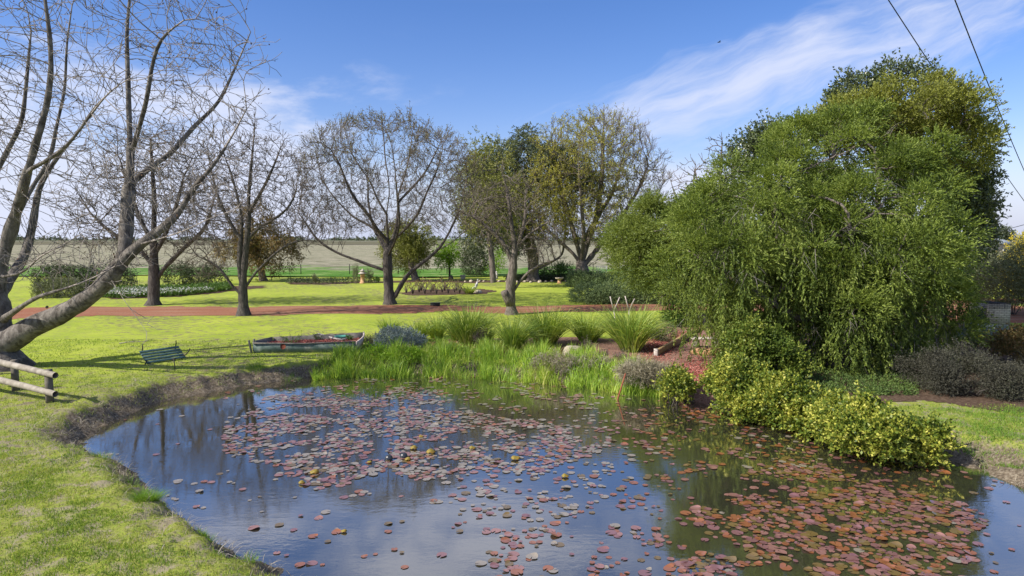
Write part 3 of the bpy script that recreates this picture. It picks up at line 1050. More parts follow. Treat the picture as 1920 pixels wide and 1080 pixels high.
# 6 dense twiggy yellow-green tree
bse = P(1091, 530); Y = bse[1]
lm = [limb(Y, (1092, 532), (1092, 510), (1090, 490), (1080, 450), (1065, 400), (1050, 340), (1040, 290)),
      limb(Y, (1091, 495), (1100, 460), (1115, 420), (1125, 370), (1130, 320), (1130, 260)),
      limb(Y, (1091, 500), (1078, 478), (1060, 462), (1035, 440), (1010, 410), (995, 370)),
      limb(Y, (1093, 500), (1118, 470), (1145, 430), (1170, 400), (1195, 360), (1215, 310)),
      limb(Y, (1093, 505), (1115, 490), (1140, 478), (1165, 470)),
      limb(Y, (1091, 490), (1095, 440, -2), (1090, 380, -3), (1085, 310, -4)),
      limb(Y, (1091, 490), (1100, 440, 2), (1150, 360, 3), (1170, 290, 4)),
      limb(Y, (1145, 430), (1185, 415), (1215, 400), (1235, 370))]
lb = [lobe(1110, 310, Y, 120, 95, 6), lobe(1030, 370, Y, 65, 85, 5), lobe(1190, 340, Y, 65, 95, 5), lobe(1150, 250, Y, 70, 40, 4), lobe(1100, 400, Y, 100, 70, 5)]
att, uu, _ = in_lobes(lb, 3600, rgT, 0.2)
m_yellowleaf = leafmat('yellow_green_leaves', [(0.17, 0.17, 0.06), (0.28, 0.28, 0.06), (0.44, 0.41, 0.06), (0.26, 0.28, 0.06)], 0.35, 0.6, 0.25)
xl = Q(1110, 0, Y)[0]
tree('yellowing_tree', 'many-limbed tree with thinning yellow-green leaves, bare at its right side, by the juniper', 'tree', bse, lm, att, m_grey,
     tip=0.010, base_r=0.66, rexp=0.60, step=0.42, di=2.8, dk=0.5, iters=60, seed=10, twig=(2, 0.6, 0.45, 2), thick=0.06, twigmat=m_twig, trop=(0, 0, 0.1),
     crown=tip_leaves(0.17, 0.07, 4, 1.0, 0.02, lambda p: np.clip(0.55 - (p[:, 0] - xl) * 0.10, 0.03, 0.62) * np.clip(1.3 - np.abs(p[:, 2] - 8) / 12, 0.3, 1)), crownmat=m_yellowleaf)


# ---------------------------------------------------------------- leafy trees
def clump_crown(lobes_, nclump, per, spray_n, spread_r, length, L, W, trop=(0, 0, 0), seed=0, shell=0.75, zmin=None, spread=0.8, droop=0.0, sub=None):
    """clumps of shoots over the surface of the lobes"""
    rg = np.random.default_rng(seed)
    if sub:
        nsub, r0_, r1_ = sub
        sc_, su_, _ = in_lobes(lobes_, nsub, rg, shell)
        rr_ = rg.uniform(r0_, r1_, nsub)
        wch = rg.choice(nsub, nclump, p=rr_ ** 2 / (rr_ ** 2).sum())
        uu_ = nrm(rg.normal(size=(nclump, 3)) + np.array((0, 0, 0.75)) + su_[wch] * 0.7)
        c = sc_[wch] + uu_ * (rr_[wch] * rg.uniform(0.75, 1.0, nclump))[:, None] * np.array((1.15, 1.15, 0.8))
        u_ = uu_
    else:
        c, u_, wh = in_lobes(lobes_, nclump, rg, shell)
    if zmin is not None:
        k = c[:, 2] > zmin
        c, u_ = c[k], u_[k]
    m = len(c)
    cs = np.repeat(c, per, axis=0); us = np.repeat(u_, per, axis=0)
    sz = np.repeat(rg.uniform(0.6, 1.3, m), per)[:, None]
    off = rg.normal(0, spread_r, cs.shape) * sz
    D = nrm(us * 0.9 + nrm(off) * 0.9 + np.array(trop) + rg.normal(0, 0.25, cs.shape))
    V, Fq = sprays(cs + off, D, spray_n, length * rg.uniform(0.6, 1.3, len(cs)), L, W, rg, spread, 0.0, droop)
    return c, V, Fq


def leafy(name, label, cat, base, limbs, lobes_, bark, leafm, clump, tip=0.012, base_r=0.25, step=0.45, seed=1, group=None,
          thick=0.04, flare_=(0.4, 0.4), twig=(0, 0, 0, 0), di=4.0, dk=0.6, iters=50, nskel=500):
    c, V, Fq = clump_crown(lobes_, seed=seed, **clump)
    rg = np.random.default_rng(seed)
    at_ = c[rg.choice(len(c), min(nskel, len(c)), replace=False)]
    at_ = at_ - 0.15 * (at_ - at_.mean(0))
    return tree(name, label, cat, base, limbs, at_, bark, tip=tip, base_r=base_r, step=step, di=di, dk=dk, iters=iters, seed=seed,
                twig=twig, crown=lambda *a: (V, Fq), crownmat=leafm, thick=thick, group=group, flare_=flare_, kthick=7)


m_euc = leafmat('gum_leaves', [(0.06, 0.08, 0.045), (0.10, 0.125, 0.07), (0.16, 0.18, 0.11)], 0.2, 0.5, 0.3)
m_euc2 = leafmat('olive_gum_leaves', [(0.10, 0.12, 0.03), (0.17, 0.19, 0.045), (0.25, 0.25, 0.06), (0.16, 0.15, 0.07)], 0.25, 0.55, 0.3)
m_bright = leafmat('fresh_leaves', [(0.13, 0.25, 0.02), (0.22, 0.38, 0.03), (0.32, 0.44, 0.05)], 0.4, 0.5, 0.5)
m_shrub = leafmat('shrub_leaves', [(0.05, 0.10, 0.02), (0.09, 0.17, 0.03), (0.14, 0.22, 0.05)], 0.25, 0.5, 0.5)
m_hedge = leafmat('hedge_leaves', [(0.035, 0.05, 0.02), (0.06, 0.08, 0.035), (0.10, 0.12, 0.06)], 0.15, 0.6, 0.5)
m_rust = leafmat('rusty_leaves', [(0.09, 0.10, 0.03), (0.17, 0.14, 0.05), (0.26, 0.16, 0.07), (0.14, 0.16, 0.06)], 0.25, 0.6, 0.25)

# 7 tall gum behind
Y = 72.0
bse = np.array((Q(1000, 530, Y)[0], Y, 0))
lm = [limb(Y, (1000, 527), (1000, 480), (985, 420), (975, 360), (970, 300)), limb(Y, (985, 420), (950, 390), (920, 350)), limb(Y, (980, 400), (1020, 350), (1040, 300)),
      limb(Y, (1000, 510), (1055, 480), (1062, 420), (1050, 350))]
leafy('gum_tree', 'tall grey-green gum tree with drooping foliage behind the yellowing tree', 'tree', bse, lm,
      [lobe(1010, 300, Y, 65, 52, 4), lobe(965, 320, Y, 60, 65, 4), lobe(915, 350, Y, 45, 65, 3.5), lobe(945, 400, Y, 60, 50, 3.5), lobe(1050, 330, Y, 45, 70, 4), lobe(905, 410, Y, 40, 40, 3)],
      m_grey, m_euc, dict(nclump=620, per=14, spray_n=9, spread_r=0.3, length=0.8, L=0.30, W=0.10, sub=(70, 0.9, 1.6), trop=(0, 0, -0.4), shell=0.55, droop=0.4), base_r=0.6, seed=21)
# 7b olive tree in front of gum left
Y = 62.0
bse = np.array((Q(925, 530, Y)[0], Y, 0))
leafy('wattle_tree', 'thin olive-green tree left of the tall grey-green gum', 'tree', bse,
      [limb(Y, (925, 530), (922, 480), (915, 430), (912, 370), (905, 310)), limb(Y, (918, 450), (945, 420), (955, 370)), limb(Y, (915, 430), (890, 400), (885, 350))],
      [lobe(915, 310, Y, 40, 55, 3), lobe(895, 360, Y, 38, 60, 3), lobe(940, 370, Y, 45, 50, 3), lobe(920, 415, Y, 50, 30, 3)],
      m_grey, m_euc2, dict(nclump=170, per=12, spray_n=8, spread_r=0.45, length=0.7, L=0.24, W=0.08, trop=(0, 0, 0.1), shell=0.35, droop=0.2), base_r=0.28, seed=22, twig=(2, .5, .2, 1))
# 8 round gum beyond the lawn
bse = P(778, 527); Y = bse[1]
leafy('round_gum_tree', 'small round-topped gum tree seen through the round crown tree, leaning grey trunk', 'tree', bse,
      [limb(Y, (780, 528), (775, 512), (770, 490), (768, 460), (768, 430)), limb(Y, (772, 500), (785, 480), (790, 450))],
      [lobe(768, 440, Y, 34, 32, 2.3), lobe(762, 470, Y, 36, 30, 2.3), lobe(778, 490, Y, 26, 18, 1.8), lobe(785, 455, Y, 22, 28, 2)],
      m_grey, m_euc2, dict(nclump=300, per=14, spray_n=8, spread_r=0.22, sub=(36, 0.5, 0.9), length=0.5, L=0.2, W=0.07, trop=(0, 0, -.1), shell=0.5, droop=0.3), base_r=0.38, seed=23)
# 9 bright small tree
bse = P(843, 524); Y = bse[1]
leafy('young_tree', 'young tree with fresh bright green leaves on a slender trunk behind the rose bed', 'tree', bse,
      [limb(Y, (843, 526), (843, 505), (842, 485), (841, 462))],
      [lobe(838, 478, Y, 20, 16, 1.3), lobe(846, 468, Y, 13, 16, 1.0), lobe(828, 488, Y, 12, 10, .8)],
      m_dark, m_bright, dict(nclump=90, per=10, spray_n=7, spread_r=0.25, length=0.45, L=0.17, W=0.08, shell=0.3), base_r=0.12, seed=24, dk=.4)
# 10/11 rusty shrub tree behind slim tree
bse = P(492, 527); Y = bse[1]
leafy('rusty_gum_tree', 'rounded gum tree with rusty orange and olive leaves behind the slim bare tree', 'tree', bse,
      [limb(Y, (494, 529), (490, 510), (484, 480), (475, 440), (472, 410)), limb(Y, (490, 505), (510, 480), (518, 460)), limb(Y, (486, 490), (455, 470), (440, 450))],
      [lobe(470, 425, Y, 32, 32, 2.5), lobe(450, 460, Y, 36, 30, 2.5), lobe(500, 455, Y, 34, 28, 2.5), lobe(475, 490, Y, 48, 20, 2.5), lobe(520, 478, Y, 20, 16, 1.4)],
      m_grey, m_rust, dict(nclump=320, per=12, spray_n=8, spread_r=0.25, sub=(40, 0.5, 1.0), length=0.55, L=0.22, W=0.08, shell=0.45, droop=.3), base_r=0.38, seed=25)


def bush(name, label, cat, base, lobes_, leafm, clump, group=None, seed=1, stems=6, rad=0.03, bark=None):
    """many-stemmed shrub: stems from the ground and a leafy crown"""
    base = np.array(base, float)
    root = empty(name, base, label, cat, group)
    c, V, Fq = clump_crown(lobes_, seed=seed, **clump)
    zl = base[2] - 0.05
    V[:, 2] = np.maximum(V[:, 2], zl)
    rg = np.random.default_rng(seed + 100)
    m = MB()
    for k in range(stems):
        e = c[rg.integers(len(c))]
        e = base + (e - base) * 0.9
        mid = base + (e - base) * 0.5 + rg.normal(0, 0.08, 3) + np.array((0, 0, 0.1))
        b0 = base + np.array((rg.normal(0, .08), rg.normal(0, .08), -0.05))
        m.tube([b0, mid, e], [rad, rad * 0.7, rad * 0.3], 5)
    m.build('stems', bark or m_dark, root)
    mk('foliage', V, Fq, leafm, root)
    return root


bse = P(889, 518)
Y = bse[1]
bush('round_shrub', 'dense dark green rounded shrub behind the garden statue', 'shrub', bse, [lobe(889, 490, Y, 22, 27, 1.8)], m_hedge,
     dict(nclump=150, per=12, spray_n=8, spread_r=0.2, length=0.4, L=0.16, W=0.06, shell=0.7, trop=(0, 0, .3)), seed=31)
bse = P(928, 518); Y = bse[1]
bush('leafy_shrub', 'open light green shrub between the dark rounded shrub and the forked tree', 'shrub', bse, [lobe(925, 492, Y, 18, 22, 1.4), lobe(940, 480, Y, 14, 18, 1.2)], m_bright,
     dict(nclump=70, per=10, spray_n=7, spread_r=0.25, length=0.4, L=0.14, W=0.06, shell=0.4, trop=(0, 0, .3)), seed=32)
bse = P(1042, 524); Y = bse[1]
bush('spreading_shrub', 'low spreading green shrub behind the stone urn', 'shrub', bse, [lobe(1035, 512, Y, 26, 14, 1.8), lobe(1055, 510, Y, 18, 14, 1.4)], m_shrub,
     dict(nclump=90, per=10, spray_n=8, spread_r=0.22, length=0.5, L=0.2, W=0.06, shell=0.5, trop=(0, 0, .5)), seed=33)
# dark hedges left background
for (x0, x1, yt, yb, lab, sd_) in [(75, 240, 500, 541, 'long dark clipped hedge behind the plane tree at the left', 34), (318, 415, 496, 535, 'short dark hedge right of the bare tree behind the flower bed', 35)]:
    bse = P((x0 + x1) / 2, yb); Y = bse[1]
    n_ = int((x1 - x0) / 28)
    lb = [lobe(x0 + (i + .5) * (x1 - x0) / n_ + rgT.uniform(-4, 4), (yt + yb) / 2 + 4, Y + rgT.uniform(-.4, .4), (x1 - x0) / n_ * .72, (yb - yt) / 2 * rgT.uniform(.9, 1.1), 1.3) for i in range(n_)]
    bush('hedge', lab, 'hedge', bse, lb, m_hedge, dict(nclump=60 * n_, per=12, spray_n=7, spread_r=0.2, length=0.35, L=0.15, W=0.06, shell=0.8), seed=sd_, stems=8)
# juniper beds at the right of the far lawn
m_juniper = leafmat('juniper_leaves', [(0.07, 0.11, 0.045), (0.12, 0.17, 0.065), (0.19, 0.24, 0.10)], 0.15, 0.6, 0.5)
for (cx_, yb, lobs, lab, sd_) in [
    (1160, 571, [(1115, 554, 40, 16), (1150, 556, 42, 18), (1190, 556, 42, 18), (1230, 556, 40, 18)], 'low flat-topped juniper hedge nearest the gravel track', 36),
    (1130, 540, [(1085, 527, 18, 14), (1150, 526, 30, 10), (1190, 525, 30, 10), (1115, 524, 20, 8)], 'flat juniper carpet around the yellowing tree', 37)]:
    bse = P(cx_, yb); Y = bse[1]
    Yd = Y + 1.8
    lb = [lobe(a, b_, Yd, c_, d_, 2.0) for a, b_, c_, d_ in lobs]
    bush('juniper_hedge', lab, 'hedge', bse, lb, m_juniper, dict(nclump=800, per=10, spray_n=7, spread_r=0.14, length=0.32, L=0.12, W=0.05, shell=0.85, trop=(0, 0, .3)), seed=sd_, stems=8)

# ---------------------------------------------------------------- the big evergreen group at the right
m_mela = leafmat('paperbark_leaves', [(0.035, 0.06, 0.018), (0.10, 0.15, 0.03), (0.21, 0.275, 0.048), (0.36, 0.42, 0.11)], 0.34, 0.5, 0.6)
m_straw_twig = leafmat('dead_grey_twigs', [(0.13, 0.11, 0.095), (0.27, 0.245, 0.22)], 0.0, 0.8, 1)
m_mela_lt = leafmat('light_paperbark_leaves', [(0.085, 0.12, 0.03), (0.16, 0.21, 0.045), (0.27, 0.32, 0.075)], 0.35, 0.5, 0.35)
m_mela_ol = leafmat('olive_teatree_leaves', [(0.11, 0.12, 0.035), (0.20, 0.22, 0.04), (0.31, 0.33, 0.06)], 0.25, 0.5, 0.35)
m_broad = leafmat('broad_dark_leaves', [(0.035, 0.06, 0.022), (0.08, 0.11, 0.04), (0.19, 0.21, 0.11)], 0.1, 0.35, 0.4, spec=0.5)
m_cyp = leafmat('cypress_leaves', [(0.025, 0.04, 0.022), (0.045, 0.065, 0.035), (0.075, 0.10, 0.05)], 0.1, 0.6, 0.4)

# weeping one, right front
Y = 24.5
bse = np.array((P(1572, 690)[0], P(1572, 690)[1], 0)); bse[2] = hz(*bse[:2]) - .1
yb_ = bse[1]
lm = [limb(yb_, (1575, 700), (1556, 660), (1535, 620), (1515, 590), (1490, 545, .6), (1470, 490, 1), (1450, 420, 1.2), (1460, 340, 1.5)),
      limb(yb_, (1556, 660), (1580, 600, .8), (1610, 540, 1.2), (1640, 450, 1.5), (1650, 360, 1.8), (1640, 280, 2)),
      limb(yb_, (1580, 600, .8), (1650, 540, .6), (1720, 480, .8), (1770, 430, 1)),
      limb(yb_, (1535, 620), (1470, 580, -.6), (1400, 540, -.4), (1340, 500, 0), (1290, 470, .4)),
      limb(yb_, (1610, 540, 1.2), (1600, 470, -1), (1590, 400, -1.5)),
      limb(yb_, (1515, 590), (1520, 500, 2), (1540, 400, 3), (1560, 300, 3.5))]
lb = [lobe(1560, 335, Y + 1.5, 140, 95, 3.0), lobe(1630, 300, Y + 2.5, 110, 75, 2.8), lobe(1445, 385, Y + 1, 115, 88, 2.8), lobe(1375, 450, Y, 115, 88, 2.6), lobe(1385, 355, Y + 1.5, 50, 40, 1.4),
      lobe(1330, 520, Y + .3, 75, 85, 2.2), lobe(1420, 560, Y, 90, 75, 2.2), lobe(1685, 400, Y + 1, 95, 90, 2.6), lobe(1735, 490, Y + 1, 52, 85, 2.0),
      lobe(1640, 460, Y - .8, 120, 105, 2.6), lobe(1590, 570, Y - 1.6, 85, 90, 1.3), lobe(1690, 590, Y - .6, 90, 75, 1.9), lobe(1742, 590, Y + .3, 45, 50, 1.5), lobe(1500, 450, Y - .9, 100, 90, 2.2)]
leafy('weeping_paperbark', 'enormous weeping evergreen tree with bright feathery foliage hanging over the pond bank', 'tree', bse, lm, lb, m_grey, m_mela,
      dict(nclump=3600, per=10, spray_n=17, spread_r=0.08, length=0.60, L=0.10, W=0.030, sub=(250, 0.28, 0.60), trop=(0, 0, 0.45), shell=0.82, droop=0.25, spread=0.32, zmin=1.2),
      base_r=0.42, seed=41, nskel=900, dk=0.5, twig=(1, .35, 0, 1), step=0.4, thick=0.035)
# hanging tresses: own crown layer of the same tree, parts of it
rt = bpy.data.objects['weeping_paperbark']
rg = np.random.default_rng(44)
tress_l = [lobe(1340, 560, Y + .2, 70, 40, 1.8), lobe(1430, 590, Y - .3, 90, 50, 2.0), lobe(1600, 590, Y - 2.0, 70, 70, 1.0), lobe(1500, 580, Y - .5, 60, 50, 1.4), lobe(1680, 610, Y - 1, 80, 50, 1.6), lobe(1740, 590, Y, 50, 45, 1.4), lobe(1640, 480, Y - 1.8, 120, 100, 1.6), lobe(1420, 470, Y - 1.5, 120, 90, 1.8)]
c, u_, _ = in_lobes(tress_l, 900, rg, 0.7)
ln = rg.uniform(0.5, 2.1, len(c))
Ps, Ds = [], []
for i in range(len(c)):
    nseg = int(ln[i] / 0.11)
    sway = rg.normal(0, 0.12, 2)
    for k in range(nseg):
        z = c[i, 2] - k * 0.11
        if z < 0.15: break
        Ps.append((c[i, 0] + sway[0] * k * .11 + rg.normal(0, .03), c[i, 1] + sway[1] * k * .11 + rg.normal(0, .03), z))
        Ds.append((rg.normal(0, .35), rg.normal(0, .35), -0.8))
Ps, Ds = np.array(Ps), np.array(Ds)
V, Fq = sprays(Ps, Ds, 20, 0.30, 0.10, 0.028, rg, 0.32)
mk('hanging_foliage', V, Fq, m_mela, rt)
cd, ud, _ = in_lobes(lb + tress_l, 230, rg, 0.86)
cd = np.repeat(cd, 9, 0) + rg.normal(0, .14, (230 * 9, 3))
V, Fq = blades(cd, np.repeat(ud, 9, 0) + rg.normal(0, .6, cd.shape) + (0, 0, -.3), rg.uniform(.3, .8, len(cd)), .018, rg, bend=.5, seg=3)
mk('dead_twigs', V, Fq, m_straw_twig, rt)

# lighter one at the left, further off
bse = np.array((Q(1245, 560, 36)[0], 36.0, 0.0)); Y = 36.0
leafy('feathery_tree', 'lower light green feathery tree left of the enormous weeping tree', 'tree', bse,
      [limb(Y, (1248, 571), (1240, 540), (1228, 500), (1215, 460), (1210, 420)), limb(Y, (1240, 540), (1200, 500), (1170, 470)), limb(Y, (1235, 520), (1265, 470), (1280, 420))],
      [lobe(1240, 440, Y, 55, 50, 2.6), lobe(1195, 480, Y, 38, 48, 2.2), lobe(1265, 500, Y, 50, 52, 2.4), lobe(1180, 445, Y, 24, 24, 1.4), lobe(1255, 545, Y - .4, 38, 18, 1.6), lobe(1300, 425, Y + 1, 45, 50, 2)],
      m_grey, m_mela_lt, dict(nclump=1000, per=14, spray_n=13, spread_r=0.12, length=0.55, L=0.13, W=0.04, sub=(120, 0.3, 0.65), trop=(0, 0, 0.15), shell=0.65, droop=0.1, spread=0.55), base_r=0.25, seed=45)
# olive fine-leaved umbrella crown, behind
Y = 31.0
bse = np.array((Q(1710, 600, Y)[0], Y, 0.0))
leafy('tea_tree', 'tall olive-green tree with fine-leaved umbrella crown and grey branches, behind the weeping tree', 'tree', bse,
      [limb(Y, (1715, 645), (1712, 560), (1706, 480), (1700, 400), (1690, 320), (1680, 250)), limb(Y, (1700, 400), (1740, 320), (1770, 250), (1790, 210)),
       limb(Y, (1706, 440), (1760, 380), (1800, 330)), limb(Y, (1695, 350), (1640, 290), (1600, 240))],
      [lobe(1675, 212, Y, 90, 40, 3), lobe(1740, 222, Y, 65, 45, 2.4), lobe(1610, 245, Y, 65, 32, 2.4), lobe(1765, 285, Y, 45, 52, 2.0), lobe(1720, 295, Y - .5, 60, 40, 2.2), lobe(1550, 262, Y, 50, 26, 2)],
      m_grey, m_mela_ol, dict(nclump=1000, per=14, spray_n=9, spread_r=0.15, length=0.32, L=0.12, W=0.045, sub=(130, 0.4, 0.85), trop=(0, 0, 0.45), shell=0.8, spread=0.6), base_r=0.3, seed=46,
      twig=(2, .4, .2, 1), nskel=700, dk=.45)
# dark broad-leaved tree furthest back, poking out at top and right
Y = 35.5
bse = np.array((Q(1740, 600, Y)[0], Y, 0.0))
leafy('magnolia_tree', 'dark broad-leaved tree rising behind the umbrella crown and showing at its right edge', 'tree', bse,
      [limb(Y, (1760, 610), (1760, 520), (1750, 420), (1735, 300), (1720, 200), (1716, 150)), limb(Y, (1740, 350), (1690, 260), (1675, 160)), limb(Y, (1740, 330), (1660, 260), (1612, 165)),
       limb(Y, (1755, 450), (1810, 380), (1845, 300))],
      [lobe(1606, 176, Y, 20, 20, .7, 6), lobe(1672, 150, Y, 20, 20, .7, 5), lobe(1724, 152, Y, 20, 16, .7, 5), lobe(1740, 270, Y, 70, 50, 2.6), lobe(1796, 290, Y, 38, 52, 2.2), lobe(1800, 365, Y, 32, 52, 2.2, 14), lobe(1790, 430, Y, 34, 55, 2, 12), lobe(1660, 245, Y, 70, 26, 2), lobe(1580, 215, Y, 20, 16, .9, 1)],
      m_dark, m_broad, dict(nclump=560, per=9, spray_n=8, spread_r=0.18, length=0.42, L=0.17, W=0.08, sub=(130, 0.3, 0.6), trop=(0, 0, 0.3), shell=0.5, spread=0.8), base_r=0.32, seed=47)
Y = 30.0
bse = np.array((Q(1450, 600, Y)[0], Y, 0.0))
leafy('glossy_tree', 'dark glossy leaved tree whose top pokes out behind the left shoulder of the weeping tree', 'tree', bse,
      [limb(Y, (1455, 640), (1450, 520), (1445, 400), (1440, 300), (1436, 245))],
      [lobe(1437, 262, Y, 17, 28, .6, 2.5), lobe(1400, 285, Y, 24, 22, .9, 2), lobe(1370, 330, Y, 36, 36, 1.2), lobe(1330, 375, Y, 40, 40, 1.2), lobe(1470, 300, Y, 60, 50, 1.5)],
      m_dark, m_broad, dict(nclump=190, per=9, spray_n=8, spread_r=0.2, length=0.35, L=0.14, W=0.06, trop=(0, 0, 0.4), shell=0.4, spread=0.8), base_r=0.2, seed=48)
# cypress
Y = 46.0
bse = np.array((Q(1838, 560, Y)[0], Y, 0.0))
leafy('cypress_tree', 'narrow dark pointed cypress at the right edge of the tree group', 'tree', bse, [limb(Y, (1838, 571), (1838, 500), (1838, 420), (1839, 372))],
      [lobe(1838, 470, Y, 20, 60, .75), lobe(1839, 420, Y, 14, 45, .55), lobe(1838, 520, Y, 20, 45, .8), lobe(1840, 385, Y, 6, 22, .25, .35 * 20 * 1.3 * .04)],
      m_dark, m_cyp, dict(nclump=420, per=12, spray_n=7, spread_r=0.12, length=0.35, L=0.12, W=0.05, trop=(0, 0, 1.2), shell=0.8), base_r=0.2, seed=49)
# bare tree tops behind
for (cx_, yt, Yb, lab, sd_) in [(1350, 255, 52, 'bare treetop showing above the green trees, right of the yellowing tree', 50), (1300, 300, 58, 'thin bare tree between the yellowing tree and the weeping tree', 51)]:
    bse = np.array((Q(cx_, 540, Yb)[0], float(Yb), 0.0))
    lm = [limb(Yb, (cx_, 560), (cx_, 480), (cx_ - 4, 400), (cx_, 340), (cx_ + 4, yt + 10)), limb(Yb, (cx_ - 2, 430), (cx_ - 30, 380), (cx_ - 45, 330)), limb(Yb, (cx_ - 2, 400), (cx_ + 25, 350), (cx_ + 32, yt + 30))]
    att, _, _ = in_lobes([lobe(cx_, yt + 60, Yb, 42, 60, 2.2), lobe(cx_ - 30, yt + 100, Yb, 40, 50, 2.2), lobe(cx_ + 30, yt + 100, Yb, 40, 60, 2.2)], 520, rgT)
    tree('bare_tree', lab, 'tree', bse, lm, att, m_grey, tip=0.012, base_r=0.25, step=0.45, di=2.6, dk=0.6, iters=50, seed=sd_, twig=(2, 0.6, 0.3, 1), thick=0.05, twigmat=m_twig)

# shrubs at the right edge behind the brick box
m_greygreen = leafmat('grey_green_leaves', [(0.08, 0.10, 0.05), (0.15, 0.17, 0.09), (0.23, 0.24, 0.14)], 0.2, 0.6, 0.5)
m_purple = leafmat('dusky_leaves', [(0.028, 0.028, 0.02), (0.05, 0.05, 0.036), (0.08, 0.078, 0.058), (0.055, 0.068, 0.032)], 0.15, 0.6, 0.8)
m_gold = leafmat('golden_leaves', [(0.035, 0.07, 0.012), (0.08, 0.13, 0.02), (0.18, 0.23, 0.032), (0.42, 0.43, 0.07), (0.68, 0.64, 0.17)], 0.3, 0.45, 1.2)
m_green_gold = leafmat('green_gold_leaves', [(0.04, 0.075, 0.015), (0.08, 0.13, 0.02), (0.17, 0.22, 0.035), (0.40, 0.42, 0.09)], 0.25, 0.45, 1.0)
bse = np.array((Q(1900, 580, 40)[0], 40.0, 0.0)); Y = 40.0
bush('grey_shrub', 'large grey-green shrub at the right edge behind the brick box', 'shrub', bse, [lobe(1905, 525, Y, 36, 42, 2.2), lobe(1872, 532, Y, 24, 32, 1.6), lobe(1940, 505, Y, 36, 50, 2.2)], m_greygreen,
     dict(nclump=420, per=12, spray_n=8, spread_r=0.2, length=0.4, L=0.11, W=0.045, shell=0.75, trop=(0, 0, .2)), seed=52)
m_wattle = leafmat('yellow_bloom', [(0.20, 0.24, 0.03), (0.5, 0.42, 0.03), (0.75, 0.55, 0.04)], 0.25, 0.6, 0.5)
bse = np.array((Q(1925, 560, 50)[0], 50.0, 0.0)); Y = 50.0
bush('yellow_shrub', 'yellow flowering shrub top at the right edge, behind the grey-green shrub', 'shrub', bse, [lobe(1932, 488, Y, 20, 42, 1.6), lobe(1905, 515, Y, 18, 24, 1.4)], m_wattle,
     dict(nclump=200, per=10, spray_n=8, spread_r=0.25, length=0.4, L=0.15, W=0.07, shell=0.6, trop=(0, 0, .2)), seed=53)
# far tree and house at right
bse = np.array((Q(1882, 447, 170)[0], 170.0, 0.0)); Y = 170.0
leafy('distant_tree', 'small dark tree standing behind the pale roofed house', 'tree', bse, [limb(Y, (1882, 480), (1882, 460), (1882, 440))],
      [lobe(1883, 437, Y, 10, 7, 1.4), lobe(1876, 443, Y, 7, 5, 1.0), lobe(1888, 446, Y, 6, 6, 1.0)], m_dark, m_euc,
      dict(nclump=60, per=10, spray_n=7, spread_r=0.4, length=0.8, L=0.4, W=0.2, shell=0.5), base_r=0.25, seed=54)

# dusky shrub and golden shrubs on the bank
def bank_bush(name, label, px, py, lobs, mat, clump, seed, group=None, cat='shrub'):
    bse = P(px, py); bse[2] = hz(*bse[:2])
    Y_ = bse[1]
    lb_ = [lobe(a, b_, Y_ + dy, c_, d_, dd) for a, b_, dy, c_, d_, dd in lobs]
    return bush(name, label, cat, bse, lb_, mat, clump, group, seed, stems=9, rad=0.02)


gc = dict(nclump=620, per=10, spray_n=7, spread_r=0.10, length=0.20, L=0.085, W=0.055, sub=(50, 0.10, 0.28), shell=0.7, trop=(0, 0, .45), spread=0.9)
bank_bush('golden_euonymus', 'bright yellow-leaved shrub at the right end of the row, touching the water', 1650, 815, [(1610, 798, .2, 60, 20, .9), (1670, 814, -.2, 52, 18, .7), (1712, 824, -.3, 34, 16, .5), (1630, 815, -.5, 46, 20, .45)], m_gold, gc, 61, 'golden shrubs along the pond bank')
bank_bush('golden_euonymus', 'yellow and green mottled shrub in the middle of the bank row', 1505, 770, [(1500, 766, 0, 50, 18, .8), (1545, 779, .1, 42, 20, .8), (1465, 752, .2, 38, 22, .7), (1530, 792, -.6, 42, 16, .4)], m_gold, gc, 62, 'golden shrubs along the pond bank')
bank_bush('golden_euonymus', 'mottled yellow-green shrub at the left end of the bank row, below the red mulch', 1400, 750, [(1384, 718, .2, 42, 26, .8), (1430, 737, 0, 45, 24, .8), (1350, 732, .1, 22, 14, .6), (1405, 765, -.4, 42, 16, .35)], m_gold, gc, 63, 'golden shrubs along the pond bank')
bank_bush('tall_euonymus', 'taller dark green shrub with few yellow leaves, behind the golden row', 1450, 715, [(1410, 655, .3, 36, 42, .8), (1450, 682, 0, 40, 36, .8), (1392, 690, .2, 28, 28, .6)], m_green_gold, dict(gc, nclump=480), 64)
bank_bush('small_euonymus', 'small yellow-green shrub between the reeds and the golden row', 1265, 730, [(1262, 720, 0, 24, 12, .35)], m_gold, dict(gc, nclump=110, sub=(9, .12, .22)), 65)
bank_bush('dusky_shrub', 'wide dusky grey-brown shrub with fine leaves at the right of the bank', 1830, 745, [(1800, 706, 1.0, 66, 34, 1.3), (1860, 716, .6, 50, 26, 1.1), (1745, 708, 1.0, 40, 28, 1.0), (1878, 738, 0, 34, 12, .6)], m_purple, dict(gc, nclump=1100, L=0.05, W=0.022, spread_r=.12, trop=(0, 0, .2)), 66)
bank_bush('olive_shrub', 'small olive-brown shrub at the right edge beside the dusky shrub', 1915, 690, [(1912, 665, .3, 36, 36, .8)], m_rust, dict(gc, nclump=160), 67)
# groundcover below the weeping tree
m_ground = leafmat('groundcover_leaves', [(0.04, 0.075, 0.02), (0.08, 0.13, 0.03), (0.14, 0.20, 0.05)], 0.15, 0.6, 0.8)
rg = np.random.default_rng(71)
pc = [P(rg.uniform(1440, 1720), rg.uniform(690, 745)) for _ in range(2600)]
pc = np.array(pc); pc[:, 2] = hgt(pc[:, :2]) + 0.01
V, Fq = sprays(pc, np.tile((0, 0, 1.0), (len(pc), 1)) + rg.normal(0, .5, pc.shape), 8, 0.16, 0.06, 0.035, rg, 0.9)
tag(mk('groundcover', V, Fq, m_ground), kind='stuff')

